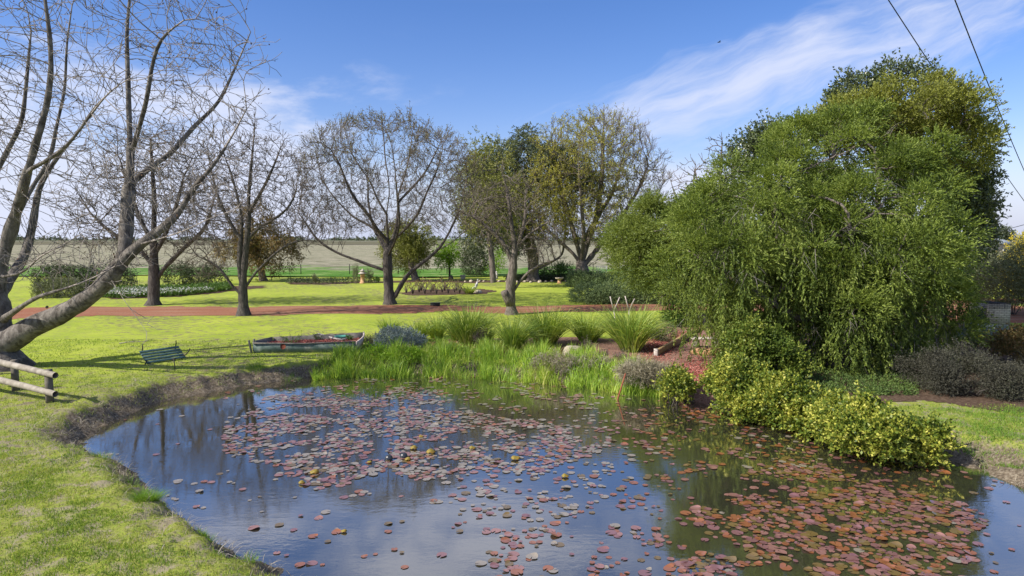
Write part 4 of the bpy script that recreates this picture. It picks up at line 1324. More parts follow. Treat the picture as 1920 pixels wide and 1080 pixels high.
# ------------------------------------------------------------------ strap-leaved plants and reeds
m_strap = leafmat('strap_leaves', [(0.09, 0.18, 0.03), (0.19, 0.30, 0.045), (0.34, 0.43, 0.08), (0.52, 0.54, 0.22)], 0.4, 0.45, 0.8, spec=0.4)
m_reed = leafmat('reed_leaves', [(0.13, 0.24, 0.03), (0.24, 0.40, 0.045), (0.38, 0.50, 0.07), (0.48, 0.46, 0.16)], 0.35, 0.45, 0.6, spec=0.4)
m_straw = leafmat('dry_stems', [(0.08, 0.065, 0.045), (0.19, 0.16, 0.11), (0.33, 0.29, 0.22), (0.50, 0.46, 0.38)], 0.1, 0.8, 1.5)
m_palestraw = leafmat('pale_straw', [(0.14, 0.13, 0.08), (0.28, 0.25, 0.17), (0.42, 0.38, 0.28)], 0.15, 0.8, 1.5)
m_seed = leafmat('dead_flower_heads', [(0.05, 0.035, 0.035), (0.11, 0.08, 0.08), (0.20, 0.16, 0.15)], 0.05, 0.8, 1.5)
m_silver = leafmat('silver_leaves', [(0.13, 0.17, 0.15), (0.22, 0.27, 0.25), (0.33, 0.37, 0.35)], 0.1, 0.7, 1.0)


def strap_clump(label, px, py, wpx, hpx, n, seed, name='strap_leaf_clump', mat=None, up=0.85, W=0.03, group='strap-leaved clumps in the garden bed'):
    rg = np.random.default_rng(seed)
    b0 = P(px, py); b0[2] = hz(*b0[:2])
    s_ = b0[1] / F
    H_ = hpx * s_ * 1.14; rw = wpx * s_ * 0.55
    root = empty(name, b0, label, 'plant', group)
    n = int(n * rg.uniform(.75, 1.25))
    th = rg.uniform(0, 2 * math.pi, n); rr = rg.uniform(0, 1, n) ** 0.5
    bp = b0 + np.stack([np.cos(th) * rr * rw * 0.32, np.sin(th) * rr * rw * 0.32, np.full(n, -0.02)], 1)
    lean = rr * 0.85 * (rw / max(H_, .01)) * up
    D = np.stack([np.cos(th) * lean + rg.normal(0, .10), np.sin(th) * lean + rg.normal(0, .1), np.ones(n)], 1) + rg.normal(0, 0.16, (n, 3))
    Ln = H_ * 1.12 * rg.uniform(0.65, 1.12, n)
    V, Fq = blades(bp, D, Ln, W * rg.uniform(0.7, 1.2, n), rg, bend=rg.uniform(0.15, 1.05, n), seg=5)
    mk('leaves', V, Fq, mat or m_strap, root)
    m = MB()
    for k in range(5):
        a = rg.uniform(0, 6.28)
        m.tube([b0 + (math.cos(a) * .05, math.sin(a) * .05, -.06), b0 + (math.cos(a) * .1, math.sin(a) * .1, .10)], [.03, .015], 5)
    m.build('crown_base', m_straw, root)
    return root


for i, (px, py, w_, h_, lab) in enumerate([
    (731, 627, 46, 34, 'small spiky green clump directly behind the silver shrub'),
    (787, 640, 40, 40, 'small upright green clump right of the silver shrub'),
    (820, 634, 66, 44, 'wide low strappy clump, second largest on the left of the bed'),
    (880, 648, 92, 74, 'tall strappy clump left of the forked tree trunk'),
    (856, 640, 40, 40, 'half hidden strappy clump at the left shoulder of the tall one'),
    (960, 662, 60, 68, 'narrow strappy clump right below the forked tree'),
    (1022, 648, 96, 74, 'broad fountain-like strappy clump in the centre of the bed'),
    (1102, 642, 84, 60, 'medium strappy clump right of the central fountain-like one'),
    (1183, 660, 96, 84, 'tallest bright strappy clump under the pruned pale stems'),
    (1230, 636, 50, 36, 'low bright clump right of the tallest strappy clump'),
    (845, 668, 34, 26, 'little green tuft in front at the reed edge'),
    (915, 640, 36, 30, 'small clump between the tall left clump and the forked tree')]):
    strap_clump(lab, px, py, w_, h_, int(70 + w_ * h_ / 14), 200 + i, W=0.046)

# reeds: far too many leaves to count
rg = np.random.default_rng(301)
xs = rg.uniform(588, 1240, 23000)
ybt = np.interp(xs, [585, 650, 800, 900, 1000, 1100, 1180, 1240], [711, 706, 706, 709, 716, 727, 738, 742])
ytp = np.interp(xs, [585, 620, 700, 800, 1000, 1100, 1160, 1240], [702, 692, 684, 672, 674, 686, 706, 732])
cl_ = 0.5 + 0.5 * np.sin(xs * 0.16 + 1.5 * np.sin(xs * 0.045))
k_ = rg.uniform(size=len(xs)) < 0.3 + 0.7 * cl_
xs, ybt, ytp = xs[k_], ybt[k_], ytp[k_]
ys = ybt + (ytp - ybt) * rg.uniform(0, 1, len(xs))
bp = np.array([P(a, b_, -0.38) for a, b_ in zip(xs, ys)])
hh = hgt(bp[:, :2]); bp[:, 2] = np.maximum(hh - 0.03, WZ - 0.1)
D = np.tile((0, 0, 1.0), (len(bp), 1)) + rg.normal(0, 0.20, bp.shape)
hmod = 0.78 * (0.75 + 0.25 * np.sin(xs * 0.07) + 0.15 * np.sin(xs * 0.23))
V, Fq = blades(bp, D, hmod * rg.uniform(0.6, 1.15, len(bp)), 0.034 * rg.uniform(0.6, 1.3, len(bp)), rg, bend=rg.uniform(0.05, 0.7, len(bp)), seg=3)
tag(mk('reeds', V, Fq, m_reed), kind='stuff')


def twig_plant(name, label, px, py, wpx, hpx, mat, n, seed, cat='plant', group=None, leaf=0.05, lw=0.02, stemmat=None):
    """upright bush of fine stems with heads or leaves along their upper half"""
    rg = np.random.default_rng(seed)
    b0 = P(px, py); b0[2] = hz(*b0[:2])
    s_ = b0[1] / F; H_ = hpx * s_; rw = wpx * s_ * .5
    root = empty(name, b0, label, cat, group)
    th = rg.uniform(0, 6.283, n); rr = rg.uniform(0, 1, n) ** .5
    top_ = b0 + np.stack([np.cos(th) * rr * rw, np.sin(th) * rr * rw, H_ * rg.uniform(.55, 1.05, n) * (1 - 0.35 * rr ** 2)], 1)
    bot_ = b0 + np.stack([np.cos(th) * rr * rw * .3, np.sin(th) * rr * rw * .3, np.full(n, -.02)], 1)
    D = top_ - bot_; ln = np.linalg.norm(D, axis=1)
    V, Fq = blades(bot_, D, ln, 0.012, rg, bend=0.1, seg=2)
    mk('stems', V, Fq, stemmat or m_straw, root)
    V, Fq = sprays(bot_ + D * .45, D, 9, ln * .55, leaf, lw, rg, 0.8, 0.01)
    mk('heads', V, Fq, mat, root)
    return root


for i, (px, py, w_, h_, lab) in enumerate([(900, 655, 34, 50, 'dead brown seed-head bush in front of the tall left clump'), (1100, 668, 26, 40, 'thin dead brown plant beside the beige boulder'),
    (1132, 676, 22, 26, 'small dead brown plant between two taller dead ones'), (1165, 684, 36, 34, 'brown dead flower bush at the foot of the tallest clump')]):
    twig_plant('dead_plant', lab, px, py, w_, h_, m_seed, 90, 320 + i, group='dead seed-head plants')
twig_plant('lavender_bush', 'low grey-brown bush left of the silver shrub, beside the boat', 697, 648, 44, 30, m_greygreen, 160, 330)
gcs = dict(nclump=170, per=10, spray_n=7, spread_r=0.09, length=0.14, L=0.05, W=0.018, shell=0.85, trop=(0, 0, .6), spread=0.8)
bank_bush('silver_shrub', 'rounded blue-grey cushion shrub at the right end of the boat planter', 752, 655, [(738, 638, .2, 30, 18, .6), (765, 640, 0, 28, 17, .6), (752, 648, -.3, 38, 17, .5)], m_silver, dict(gcs, nclump=300, L=.07, W=.026), 331)
bank_bush('green_groundcover_bush', 'low bright leafy plant in front of the silver shrub', 712, 672, [(715, 664, 0, 34, 9, .4), (760, 668, -.1, 30, 9, .4)], m_bright, dict(gcs, L=0.06, W=0.04, nclump=90), 332)
bank_bush('dry_tussock', 'whitish dry grass mound below the timber sleeper', 1215, 712, [(1200, 698, 0, 36, 11, .5), (1236, 704, 0, 26, 9, .4)], m_palestraw, dict(gcs, L=0.16, W=0.014, nclump=170, spread=1.2), 333, cat='plant')
bank_bush('dry_tussock', 'smaller dry grey tuft at the foot of the central clumps', 1060, 688, [(1040, 680, 0, 40, 8, .35), (1100, 684, 0, 40, 9, .35)], m_straw, dict(gcs, L=0.12, W=0.012, nclump=110, spread=1.2), 334, cat='plant')
bank_bush('fine_shrub', 'loose green shrub at the left foot of the weeping tree, above the timber sleeper', 1268, 612, [(1270, 592, 0, 26, 20, .6)], m_shrub, dict(gcs, nclump=140, L=0.08, W=0.035, spread_r=.13), 335)
bank_bush('grass_mound', 'low grey-green fluffy plant between the tallest clump and the sleeper', 1240, 640, [(1245, 622, 0, 22, 12, .4)], m_greygreen, dict(gcs, nclump=90), 336, cat='plant')
bank_bush('grey_cushion_plant', 'grey-green cushion plant in front of the brick box', 1850, 640, [(1835, 628, 0, 26, 16, .8), (1880, 632, 0, 36, 13, .8)], m_silver, dict(gcs, nclump=190, L=0.08, W=0.03), 337, cat='plant')
bank_bush('grey_shrub_by_hedge', 'small silvery shrub behind the plane tree beside the dark hedge', 112, 556, [(112, 545, 0, 34, 14, 1.5)], m_greygreen, dict(gcs, nclump=160, L=.14, W=.05, spread_r=.2, length=.3), 338)

# ------------------------------------------------------------------ dry bank growth and lawn blades
rg = np.random.default_rng(401)


def scatter(n, x0, x1, y0, y1):
    return np.stack([rg.uniform(x0, x1, n), rg.uniform(y0, y1, n)], 1)


def visible(p, m=30):
    yd = p[:, 1]
    px = CX + F * p[:, 0] / (yd * math.cos(PITCH) + CAMZ * math.sin(PITCH))
    return (px > -m) & (px < 1920 + m) & (yd > 7.3)


p = scatter(190000, -16, 16, 6, 27)
sdv = poly_sd(p, shore)
pxx = CX + F * p[:, 0] / p[:, 1]
edge = np.exp(-((sdv - 0.30) / 0.38) ** 2)
edge = np.maximum(edge, np.where((p[:, 0] < -1.0) & (p[:, 1] > 13), 0.85 * np.exp(-((sdv - .9) / .75) ** 2) * np.clip((vnoise(p, 2.6, 5) - .3) / .3, 0, 1), 0))
edge = np.maximum(edge, 0.10 * np.clip((vnoise(p, 1.3, 6) - .55) / .2, 0, 1) * (p[:, 0] < 1) * (p[:, 1] < 22))
leftside = np.where(p[:, 0] < -2.5, 1.0, 0.75)
k_ = visible(p) & (sdv > -0.05) & (rg.uniform(size=len(p)) < edge * leftside) & ~((pxx > 1320) & (p[:, 1] > 16))
p = p[k_]; z = hgt(p)
bp = np.column_stack([p, z])
D = rg.normal(0, 0.55, bp.shape) + np.array((0, 0, 0.55))
V, Fq = blades(bp, D, rg.uniform(0.10, 0.30, len(bp)), rg.uniform(0.005, 0.012, len(bp)), rg, bend=rg.uniform(0.5, 1.6, len(bp)), seg=3)
tag(mk('dry_bank_grass', V, Fq, m_straw), kind='stuff')

m_blade = leafmat('lawn_blades', [(0.06, 0.12, 0.018), (0.13, 0.23, 0.028), (0.24, 0.34, 0.045), (0.38, 0.42, 0.10), (0.46, 0.40, 0.24)], 0.35, 0.6, 0.8)
parts = []
for (n, y0, y1, x0, x1, L_, W_) in [(300000, 6.5, 14, -12, 1, .055, .010), (170000, 14, 22, -18, 16, .06, .014), (70000, 22, 30, -22, 14, .06, .02)]:
    p = scatter(n, x0, x1, y0, y1)
    sdv = poly_sd(p, shore)
    k_ = visible(p) & (sdv > 0.15)
    pxx = CX + F * p[:, 0] / (p[:, 1] * math.cos(PITCH) + CAMZ * math.sin(PITCH))
    pyy = CY + F * (CAMZ / p[:, 1] - math.tan(PITCH))
    k_ &= ~((pxx > 760) & (pyy < 765))
    drift = vnoise(p, 1.9, 1) * .5 + vnoise(p, 5.5, 2) * .5
    drift = np.clip((drift - .36) / .22, 0, 1)
    near_ = np.clip((sdv - 0.15) / 1.4, 0.12, 1)
    wide_ = (p[:, 0] < -1.0) & (p[:, 1] > 13)
    near_ = np.where(wide_, np.clip((sdv - .3) / 2.6, .06, 1), near_)
    near_ = np.maximum(near_, np.where(wide_, 0.9 * np.clip((vnoise(p, 3.1, 12) - .55) / .15, 0, 1), 0))
    k_ &= rg.uniform(size=len(p)) < (0.16 + 0.84 * drift) * near_
    p = p[k_]
    bp = np.column_stack([p, hgt(p) - 0.004])
    D = rg.normal(0, 0.45, bp.shape) + np.array((0, 0, 1.0))
    V, Fq = leaves(bp, D, L_ * rg.uniform(0.5, 1.3, len(bp)), W_, rg)
    parts.append((V, Fq))
V, Fq = join(parts)
tag(mk('lawn_grass', V, Fq, m_blade), kind='stuff')
p = scatter(60000, -14, 2, 12, 26)
sdv = poly_sd(p, shore)
k_ = visible(p) & (sdv > .12) & (sdv < 2.6) & (rg.uniform(size=len(p)) < np.clip((vnoise(p, 2.9, 31) - .5) / .12, 0, 1))
p = p[k_]; bp = np.column_stack([p, hgt(p) - .01])
V, Fq = blades(bp, rg.normal(0, 0.45, bp.shape) + np.array((0, 0, 1.0)), rg.uniform(.07, .19, len(bp)), .012, rg, bend=.8, seg=2)
tag(mk('bank_grass', V, Fq, m_blade), kind='stuff')
# lush longer grass on the right bank and weeds
p = np.array([P(rg.uniform(1740, 1990), rg.uniform(768, 880))[:2] for _ in range(16000)])
sdv = poly_sd(p, shore); p = p[(sdv > 0.4) & (rg.uniform(size=len(p)) < 0.35 + 0.65 * (np.sin(p[:, 0] * 3) * np.sin(p[:, 1] * 2.6 + p[:, 0]) > -0.1))]
bp = np.column_stack([p, hgt(p) - 0.004])
V, Fq = blades(bp, rg.normal(0, 0.4, bp.shape) + np.array((0, 0, 1.0)), rg.uniform(.06, .16, len(bp)), .012, rg, bend=.6, seg=2)
m_lush = leafmat('lush_blades', [(0.08, 0.18, 0.02), (0.15, 0.28, 0.03), (0.26, 0.37, 0.05)], 0.35, 0.55, 0.8)
tag(mk('long_bank_grass', V, Fq, m_lush), kind='stuff')
for i, (px, py, w_, h_, n_, lab) in enumerate([(276, 945, 58, 34, 520, 'lush rounded green tuft on the left bank edge'), (190, 856, 30, 26, 120, 'thin weedy tuft at the left tip of the pond'),
    (245, 890, 26, 26, 90, 'sparse weedy tuft between the pond tip and the lush tuft'), (385, 1000, 30, 26, 110, 'sparse tuft on the bank below the lush round one'),
    (465, 1040, 34, 30, 70, 'wispy dark tuft near the bottom of the left bank'), (572, 1088, 40, 40, 50, 'wispy weed at the bottom edge of the picture'),
    (482, 688, 40, 20, 260, 'green tuft below the left end of the boat'), (548, 690, 50, 16, 240, 'green tuft below the middle of the boat')]):
    b0 = P(px, py); b0[2] = hz(*b0[:2]); s_ = b0[1] / F
    th = rg.uniform(0, 6.283, n_); rr = rg.uniform(0, 1, n_) ** .5
    bp = b0 + np.stack([np.cos(th) * rr * w_ * s_ * .36, np.sin(th) * rr * w_ * s_ * .36, np.full(n_, -.02)], 1)
    bp[:, 2] = hgt(bp[:, :2]) - .01
    D = np.stack([np.cos(th) * rr * .5, np.sin(th) * rr * .5, np.ones(n_)], 1) + rg.normal(0, .2, (n_, 3))
    V, Fq = blades(bp, D, h_ * s_ * rg.uniform(.6, 1.1, n_), .008, rg, bend=.6, seg=3)
    tag(mk('grass_tuft', V, Fq, m_lush, origin=b0), lab, 'grass tuft', 'grass tufts on the bank')

# ------------------------------------------------------------------ lily pads
pad_cols = {
    'dusky pink': ((0.16, 0.07, 0.06), (0.30, 0.155, 0.125)),
    'rust red': ((0.15, 0.045, 0.018), (0.29, 0.115, 0.045)),
    'olive brown': ((0.09, 0.058, 0.016), (0.18, 0.12, 0.035)),
    'sky-sheen sage': ((0.17, 0.145, 0.11), (0.29, 0.25, 0.195)),  # sky reflection on the left pads is put into this paler colour
    'mauve': ((0.12, 0.05, 0.052), (0.22, 0.105, 0.10))}
m_pads = {}
for nm_, (a_, b_2) in pad_cols.items():
    m, t, b = newmat('lily_pad_' + nm_.replace(' ', '_'), 0.30, 0.5)
    tcn = t.n('ShaderNodeTexCoord'); oi = t.n('ShaderNodeObjectInfo'); g = t.n('ShaderNodeNewGeometry')
    nz = t.noise(tcn.outputs['Object'], 14, 5, 0.6)
    rnd = t.math('ADD', t.math('MULTIPLY', g.outputs['Random Per Island'], 0.5), t.math('MULTIPLY', oi.outputs['Random'], 0.5))
    f = t.math('ADD', t.math('MULTIPLY', t.rng(nz, 0.3, 0.7), 0.5), t.math('MULTIPLY', rnd, 0.5))
    t.l(t.mix(f, a_, b_2), b.inputs['Base Color'])
    b.inputs['Coat Weight'].default_value = 0.7; b.inputs['Coat Roughness'].default_value = 0.18
    m_pads[nm_] = m


def pad_geo(rg, r_=1.0, k=18):
    notch = rg.uniform(0.10, 0.22); a0 = rg.uniform(0, 6.283)
    th = a0 + notch + np.arange(k) * (2 * math.pi - 2 * notch) / (k - 1)
    wv = 1 + 0.04 * np.sin(3 * th + rg.uniform(0, 6)) + 0.03 * np.sin(7 * th + rg.uniform(0, 6))
    lift = np.clip(rg.normal(0.04, 0.16, 1), 0, .5) * np.clip(np.sin(th + rg.uniform(0, 6)), 0, 1) ** 3
    rim = np.stack([np.cos(th) * wv * r_, np.sin(th) * wv * r_ * rg.uniform(.88, 1), 0.012 + lift * r_ * .8 + 0.01 * np.sin(5 * th)], 1)
    mid = rim * np.array((.62, .62, 0)) + np.array((0, 0, 0.006))
    c_ = np.array([[math.cos(a0) * .05, math.sin(a0) * .05, 0.0]])
    V = np.vstack([rim, mid, c_])
    q = np.array([(i, i + 1, k + i + 1, k + i) for i in range(k - 1)])
    tr = np.array([(k + i, k + i + 1, 2 * k) for i in range(k - 1)])
    return V, q, tr


def inpoly(px, py, poly):
    return poly_sd(np.stack([px, py], 1), np.array(poly, float)) < 0


rg = np.random.default_rng(501)
N_ = 90000
p = scatter(N_, -12, 14, 7.4, 24.5)
sdv = poly_sd(p, shore)
dep_ = p[:, 1] * math.cos(PITCH) + (CAMZ - WZ) * math.sin(PITCH)
pxx = CX + F * p[:, 0] / dep_
ang = -(CAMZ - WZ) / p[:, 1]
pyy = CY - F * (ang + math.tan(PITCH)) / (1 - ang * math.tan(PITCH))
dens = np.full(N_, 0.025)
RA = [(1235, 1090), (1225, 1010), (1290, 950), (1400, 905), (1480, 880), (1600, 870), (1730, 905), (1800, 945), (1825, 1000), (1835, 1090)]
RB = [(380, 850), (450, 800), (540, 765), (660, 740), (820, 742), (960, 775), (1080, 810), (1160, 850), (1130, 885), (1000, 880), (930, 890), (820, 880), (740, 905), (650, 935), (560, 930), (470, 900)]
RC = [(1080, 740), (1330, 770), (1560, 835), (1740, 862), (1880, 910), (1800, 940), (1600, 870), (1400, 900), (1200, 900), (1060, 840)]
RD = [(850, 900), (1060, 880), (1240, 900), (1240, 1090), (1000, 1090), (900, 1000)]
RE = [(430, 735), (600, 712), (900, 712), (1100, 735), (1080, 760), (900, 745), (650, 735), (480, 760)]
jx = pxx + (vnoise(p, 1.1, 21) - .5) * 170; jy = pyy + (vnoise(p, 1.1, 22) - .5) * 70
dens[pyy > 735] = 0.05
dens[inpoly(jx, jy, RC)] = 0.26
dens[inpoly(jx, jy, RD)] = 0.24
dens[inpoly(jx, jy, RE)] = 0.24
dens[inpoly(jx, jy, RB)] = 1.0
dens[inpoly(jx, jy, RA)] = 1.7
dens[(pxx < 420) & (pyy < 900)] = 0.008
dens[(pxx < 850) & (pyy > 945)] = 0.03
clump_n = 0.5 + 0.5 * np.sin(p[:, 0] * 2.9 + 2 * np.sin(p[:, 1] * 1.7)) * np.sin(p[:, 1] * 3.3 + 2 * np.sin(p[:, 0] * 2.1))
k_ = (sdv < -0.12) & (pxx > -20) & (pxx < 1940) & (rg.uniform(size=N_) < dens * np.clip(0.12 + 0.5 * clump_n + 1.1 * (vnoise(p, 2.3, 9) - .5), 0.02, 1))
p, pxx, pyy, dens = p[k_], pxx[k_], pyy[k_], dens[k_]
# thin out: pads hardly ever lie on top of one another
rad = (0.038 + 0.068 * rg.uniform(0, 1, len(p)) ** 1.4) * np.where(dens > .5, 1.05, 0.95)
cell = {}
keep = []
for i in range(len(p)):
    cx_, cy_ = int(p[i, 0] / .3), int(p[i, 1] / .3)
    ok = True
    for a in (-1, 0, 1):
        for b_ in (-1, 0, 1):
            for j in cell.get((cx_ + a, cy_ + b_), ()):
                if (p[i, 0] - p[j, 0]) ** 2 + (p[i, 1] - p[j, 1]) ** 2 < ((rad[i] + rad[j]) * 0.58) ** 2:
                    ok = False; break
            if not ok: break
        if not ok: break
    if ok:
        keep.append(i); cell.setdefault((cx_, cy_), []).append(i)
p, pxx, pyy, dens, rad = p[keep], pxx[keep], pyy[keep], dens[keep], rad[keep]
print('pads', len(p))
names = list(pad_cols)
wt_r = np.array([.24, .20, .28, .01, .27]); wt_l = np.array([.27, .06, .10, .47, .10]); wt_c = np.array([.24, .30, .20, .12, .14])
geos = [pad_geo(rg) for _ in range(9)]
pm = {}
for gi, (V, q, tr) in enumerate(geos[:4]):
    for nm_ in names:
        me_o = mk('lily_pad_mesh', V, [q, tr], m_pads[nm_], smooth=True)
        pm[(gi, nm_)] = me_o.data; me_o.data.name = 'lily_pad'
        bpy.data.objects.remove(me_o)
order_ = np.argsort(-(rad / p[:, 1] ** 1.5))
stuff = {nm_: [[], [], [], 0] for nm_ in names}


def where_(x, y):
    if x > 1220 and y > 880:
        return '%s of the lower right raft, %s' % ('left third' if x < 1430 else ('middle third' if x < 1640 else 'right third'), 'farther half' if y < 975 else 'nearer half')
    if x < 860: return 'open water at the bottom left'
    return 'water under the far bank' if y < 850 else 'open water in the lower middle'


for rank, i in enumerate(order_):
    x_, y_ = pxx[i], pyy[i]
    wt_ = wt_r if (x_ > 1220 and y_ > 880) else (wt_l if x_ < 1150 and y_ < 960 else wt_c)
    nm_ = names[rg.choice(5, p=wt_)]
    loc = (p[i, 0], p[i, 1], WZ + 0.004 + rg.uniform(0, 0.012))
    rot = rg.uniform(0, 6.283)
    if rank < 300:
        o = bpy.data.objects.new('lily_pad', pm[(int(rg.integers(4)), nm_)])
        COL.objects.link(o)
        o.location = loc; o.rotation_euler = (rg.normal(0, .015), rg.normal(0, .015), rot); o.scale = (rad[i],) * 3
        sz_ = 'large ' if rad[i] > .090 else ('mid-sized ' if rad[i] > .074 else 'small ')
        tag(o, sz_ + nm_ + ' lily pad, ' + where_(x_, y_), 'lily pad', sz_ + nm_ + ' lily pads, ' + where_(x_, y_))
    else:
        V, q, tr = geos[int(rg.integers(9))]
        c_, s_ = math.cos(rot), math.sin(rot)
        V2 = V @ np.array([[c_, s_, 0], [-s_, c_, 0], [0, 0, 1]]) * rad[i] + np.array(loc)
        S = stuff[nm_]
        S[0].append(V2); S[1].append(q + S[3]); S[2].append(tr + S[3]); S[3] += len(V2)
allV, allQ, allT, off, mi = [], [], [], 0, []
mq, mt = [], []
for k, nm_ in enumerate(names):
    S = stuff[nm_]
    if not S[0]: continue
    allV += S[0]; q = np.vstack(S[1]) + off; tr = np.vstack(S[2]) + off
    allQ.append(q); allT.append(tr); mq += [k] * len(q); mt += [k] * len(tr); off += S[3]
o = mk('lily_pads', np.vstack(allV), [np.vstack(allQ), np.vstack(allT)], m_pads[names[0]], smooth=True)
for nm_ in names[1:]: o.data.materials.append(m_pads[nm_])
o.data.polygons.foreach_set('material_index', np.array(mq + mt, dtype=np.int32))
tag(o, kind='stuff')
# curled leaves standing out of the water
m_curl = noisemat('curled_pad', [(0.10, 0.08, 0.02), (0.22, 0.17, 0.03), (0.32, 0.12, 0.03)], 12, 0.5, 0.2)
for i, (px, py, wpx, lab) in enumerate([(590, 888, 20, 'olive curled lily leaf, leftmost of the upstanding ones'), (776, 842, 16, 'rounded olive curled lily leaf behind the two dark floats'), (808, 850, 20, 'ochre curled lily leaf right of the two dark floats'),
        (886, 842, 14, 'dark folded lily leaf right of the ochre one'), (967, 862, 20, 'ochre folded lily leaf at the edge of the blue reflection'), (693, 868, 10, 'small upright olive lily leaf left below the floats'),
        (645, 998, 13, 'single round orange-brown lily leaf on open water'), (765, 863, 14, 'orange-brown curled leaf touching the right float'), (566, 907, 14, 'brown folded leaf near the left of the lily mass'),
        (1060, 895, 16, 'brown folded leaf on the blue reflection'), (790, 820, 10, 'small dark bud standing behind the lily mass')]):
    b0 = P(px, py, WZ); s_ = b0[1] / F; w_ = wpx * s_ * .5
    k = 12; rows = []
    for a in range(7):
        ph = -1.0 + 2.0 * a / 6
        for c_ in range(k):
            th = -1.25 + 2.5 * c_ / (k - 1)
            rr = math.cos(ph * 1.2) * w_
            rows.append((b0[0] + math.sin(th) * rr, b0[1] + ph * w_ * .8, b0[2] + .01 + math.cos(th) * rr * .75 * (1 + .15 * math.sin(3 * th + i))))
    qd = [(a * k + c_, a * k + c_ + 1, (a + 1) * k + c_ + 1, (a + 1) * k + c_) for a in range(6) for c_ in range(k - 1)]
    o = mk('curled_lily_leaf', np.array(rows), [np.array(qd)], m_curl, smooth=True, origin=b0)
    sm = o.modifiers.new('thick', 'SOLIDIFY'); sm.thickness = 0.006
    tag(o, lab, 'lily leaf', 'curled lily leaves')

# ------------------------------------------------------------------ made things
m_logwood = noisemat('weathered_log', [(0.16, 0.14, 0.115), (0.30, 0.27, 0.22), (0.42, 0.39, 0.33)], 5, 0.9, 0.5, 0.015)
m_logdark = noisemat('shaded_post', [(0.07, 0.06, 0.05), (0.14, 0.125, 0.10), (0.20, 0.18, 0.15)], 6, 0.9, 0.6, 0.015)  # posts darker than the rails: their shaded fronts put into the colour
m_endgrain = noisemat('end_grain', [(0.09, 0.075, 0.055), (0.20, 0.16, 0.12)], 30, 0.9, 0.2)
# log rail fence
A = P(88, 757); B = P(24, 733); C_ = P(-60, 706)
for q_ in (A, B, C_): q_[2] = hz(*q_[:2])
root = empty('log_fence', A, 'weathered round-log rail fence with two rails ending beside the plane tree', 'fence')
for q_ in (A, B, C_):
    MB().tube([q_ + (0, .12, -.2), q_ + (0, .12, .45), q_ + (0, .12, .92)], [.105, .10, .10], 14).build('post', m_logdark, root, True)
for (ya, yb2, zz2) in ((704, 680, 0), (739, 713, 1)):
    e = Q(104, ya, A[1] - .12); f_ = Q(0, yb2, B[1] - .10 - .6)
    dvec = (f_ - e)
    pts_ = [e, e + dvec * .5, e + dvec, e + dvec * 1.9]
    ps = np.array(pts_); ps[1:3, 2] += .01
    rr = MB().tube(ps, [.083, .088, .09, .092], 14, caps=False).build('rail', m_logwood, root, True)
    ax = nrm(-dvec)
    MB().tube([e - ax * .03, e + ax * .002], [.0828, .0825], 14).build('cut_end', m_endgrain, rr, False).location = (0, 0, 0)

# fallen bench
m_green = noisemat('bench_paint', [(0.035, 0.075, 0.07), (0.07, 0.13, 0.12), (0.13, 0.19, 0.17)], 14, 0.5, 0.1)
m_iron = noisemat('dark_iron', [(0.02, 0.02, 0.02), (0.045, 0.04, 0.035)], 12, 0.6, 0.2)
bl = P(276, 682); br = P(342, 672)
bz = hz(*((bl + br) / 2)[:2]); bl[2] = br[2] = bz
root = empty('fallen_bench', (bl + br) / 2, 'green slatted garden bench with iron ends lying tipped over on the lawn', 'bench')
ax = nrm(br - bl); ln_ = np.linalg.norm(br - bl); pr = np.array((-ax[1], ax[0], 0))
rz = math.atan2(ax[1], ax[0])
mid_ = (bl + br) / 2
for k in range(5):
    f_ = k / 4
    c_ = mid_ + pr * (-.06 + .40 * f_) + np.array((0, 0, .08 + .34 * f_))
    MB().box(c_, (ln_ * 1.12, .098, .03), rz, (math.atan2(.34, .40), 0), .006).build('slat', m_green, root)
for (e, s_) in ((bl, -1), (br, 1)):
    o_ = e + ax * s_ * -.03
    fr = MB()
    fr.tube([o_ + (0, 0, .02), o_ + pr * .2 + (0, 0, .16), o_ + pr * .42 + (0, 0, .30)], [.022, .022, .022], 8)
    fr.tube([o_ + pr * .40 + (0, 0, .28), o_ + pr * .48 + (0, 0, .40) + ax * .05 * 1, o_ + pr * .50 + (0, 0, .55) + ax * .09, o_ + pr * .46 + (0, 0, .66) + ax * .07], [.024, .022, .02, .016], 8)
    fr.tube([o_ + pr * .1 + (0, 0, .10), o_ + pr * -.12 + ax * s_ * .10 + (0, 0, .16), o_ + pr * -.16 + ax * s_ * .2 + (0, 0, .30 if s_ > 0 else .02), o_ + ax * s_ * .27 + pr * -.12 + (0, 0, .38 if s_ > 0 else .0)], [.022, .022, .02, .016], 8)
    fr.build('iron_end', m_iron, root, True)
stk = P(328, 694); stk[2] = hz(*stk[:2])
tag(MB().tube([stk + (0, 0, -.1), stk + (0, 0, .2), stk + (-.03, 0, .42)], .018, 7).tube([stk + (-.09, .0, .40), stk + (.04, 0, .43)], .02, 6).build('garden_stake', m_iron, None, True, origin=stk), 'thin dark metal stake standing in front of the tipped green bench', 'stake')

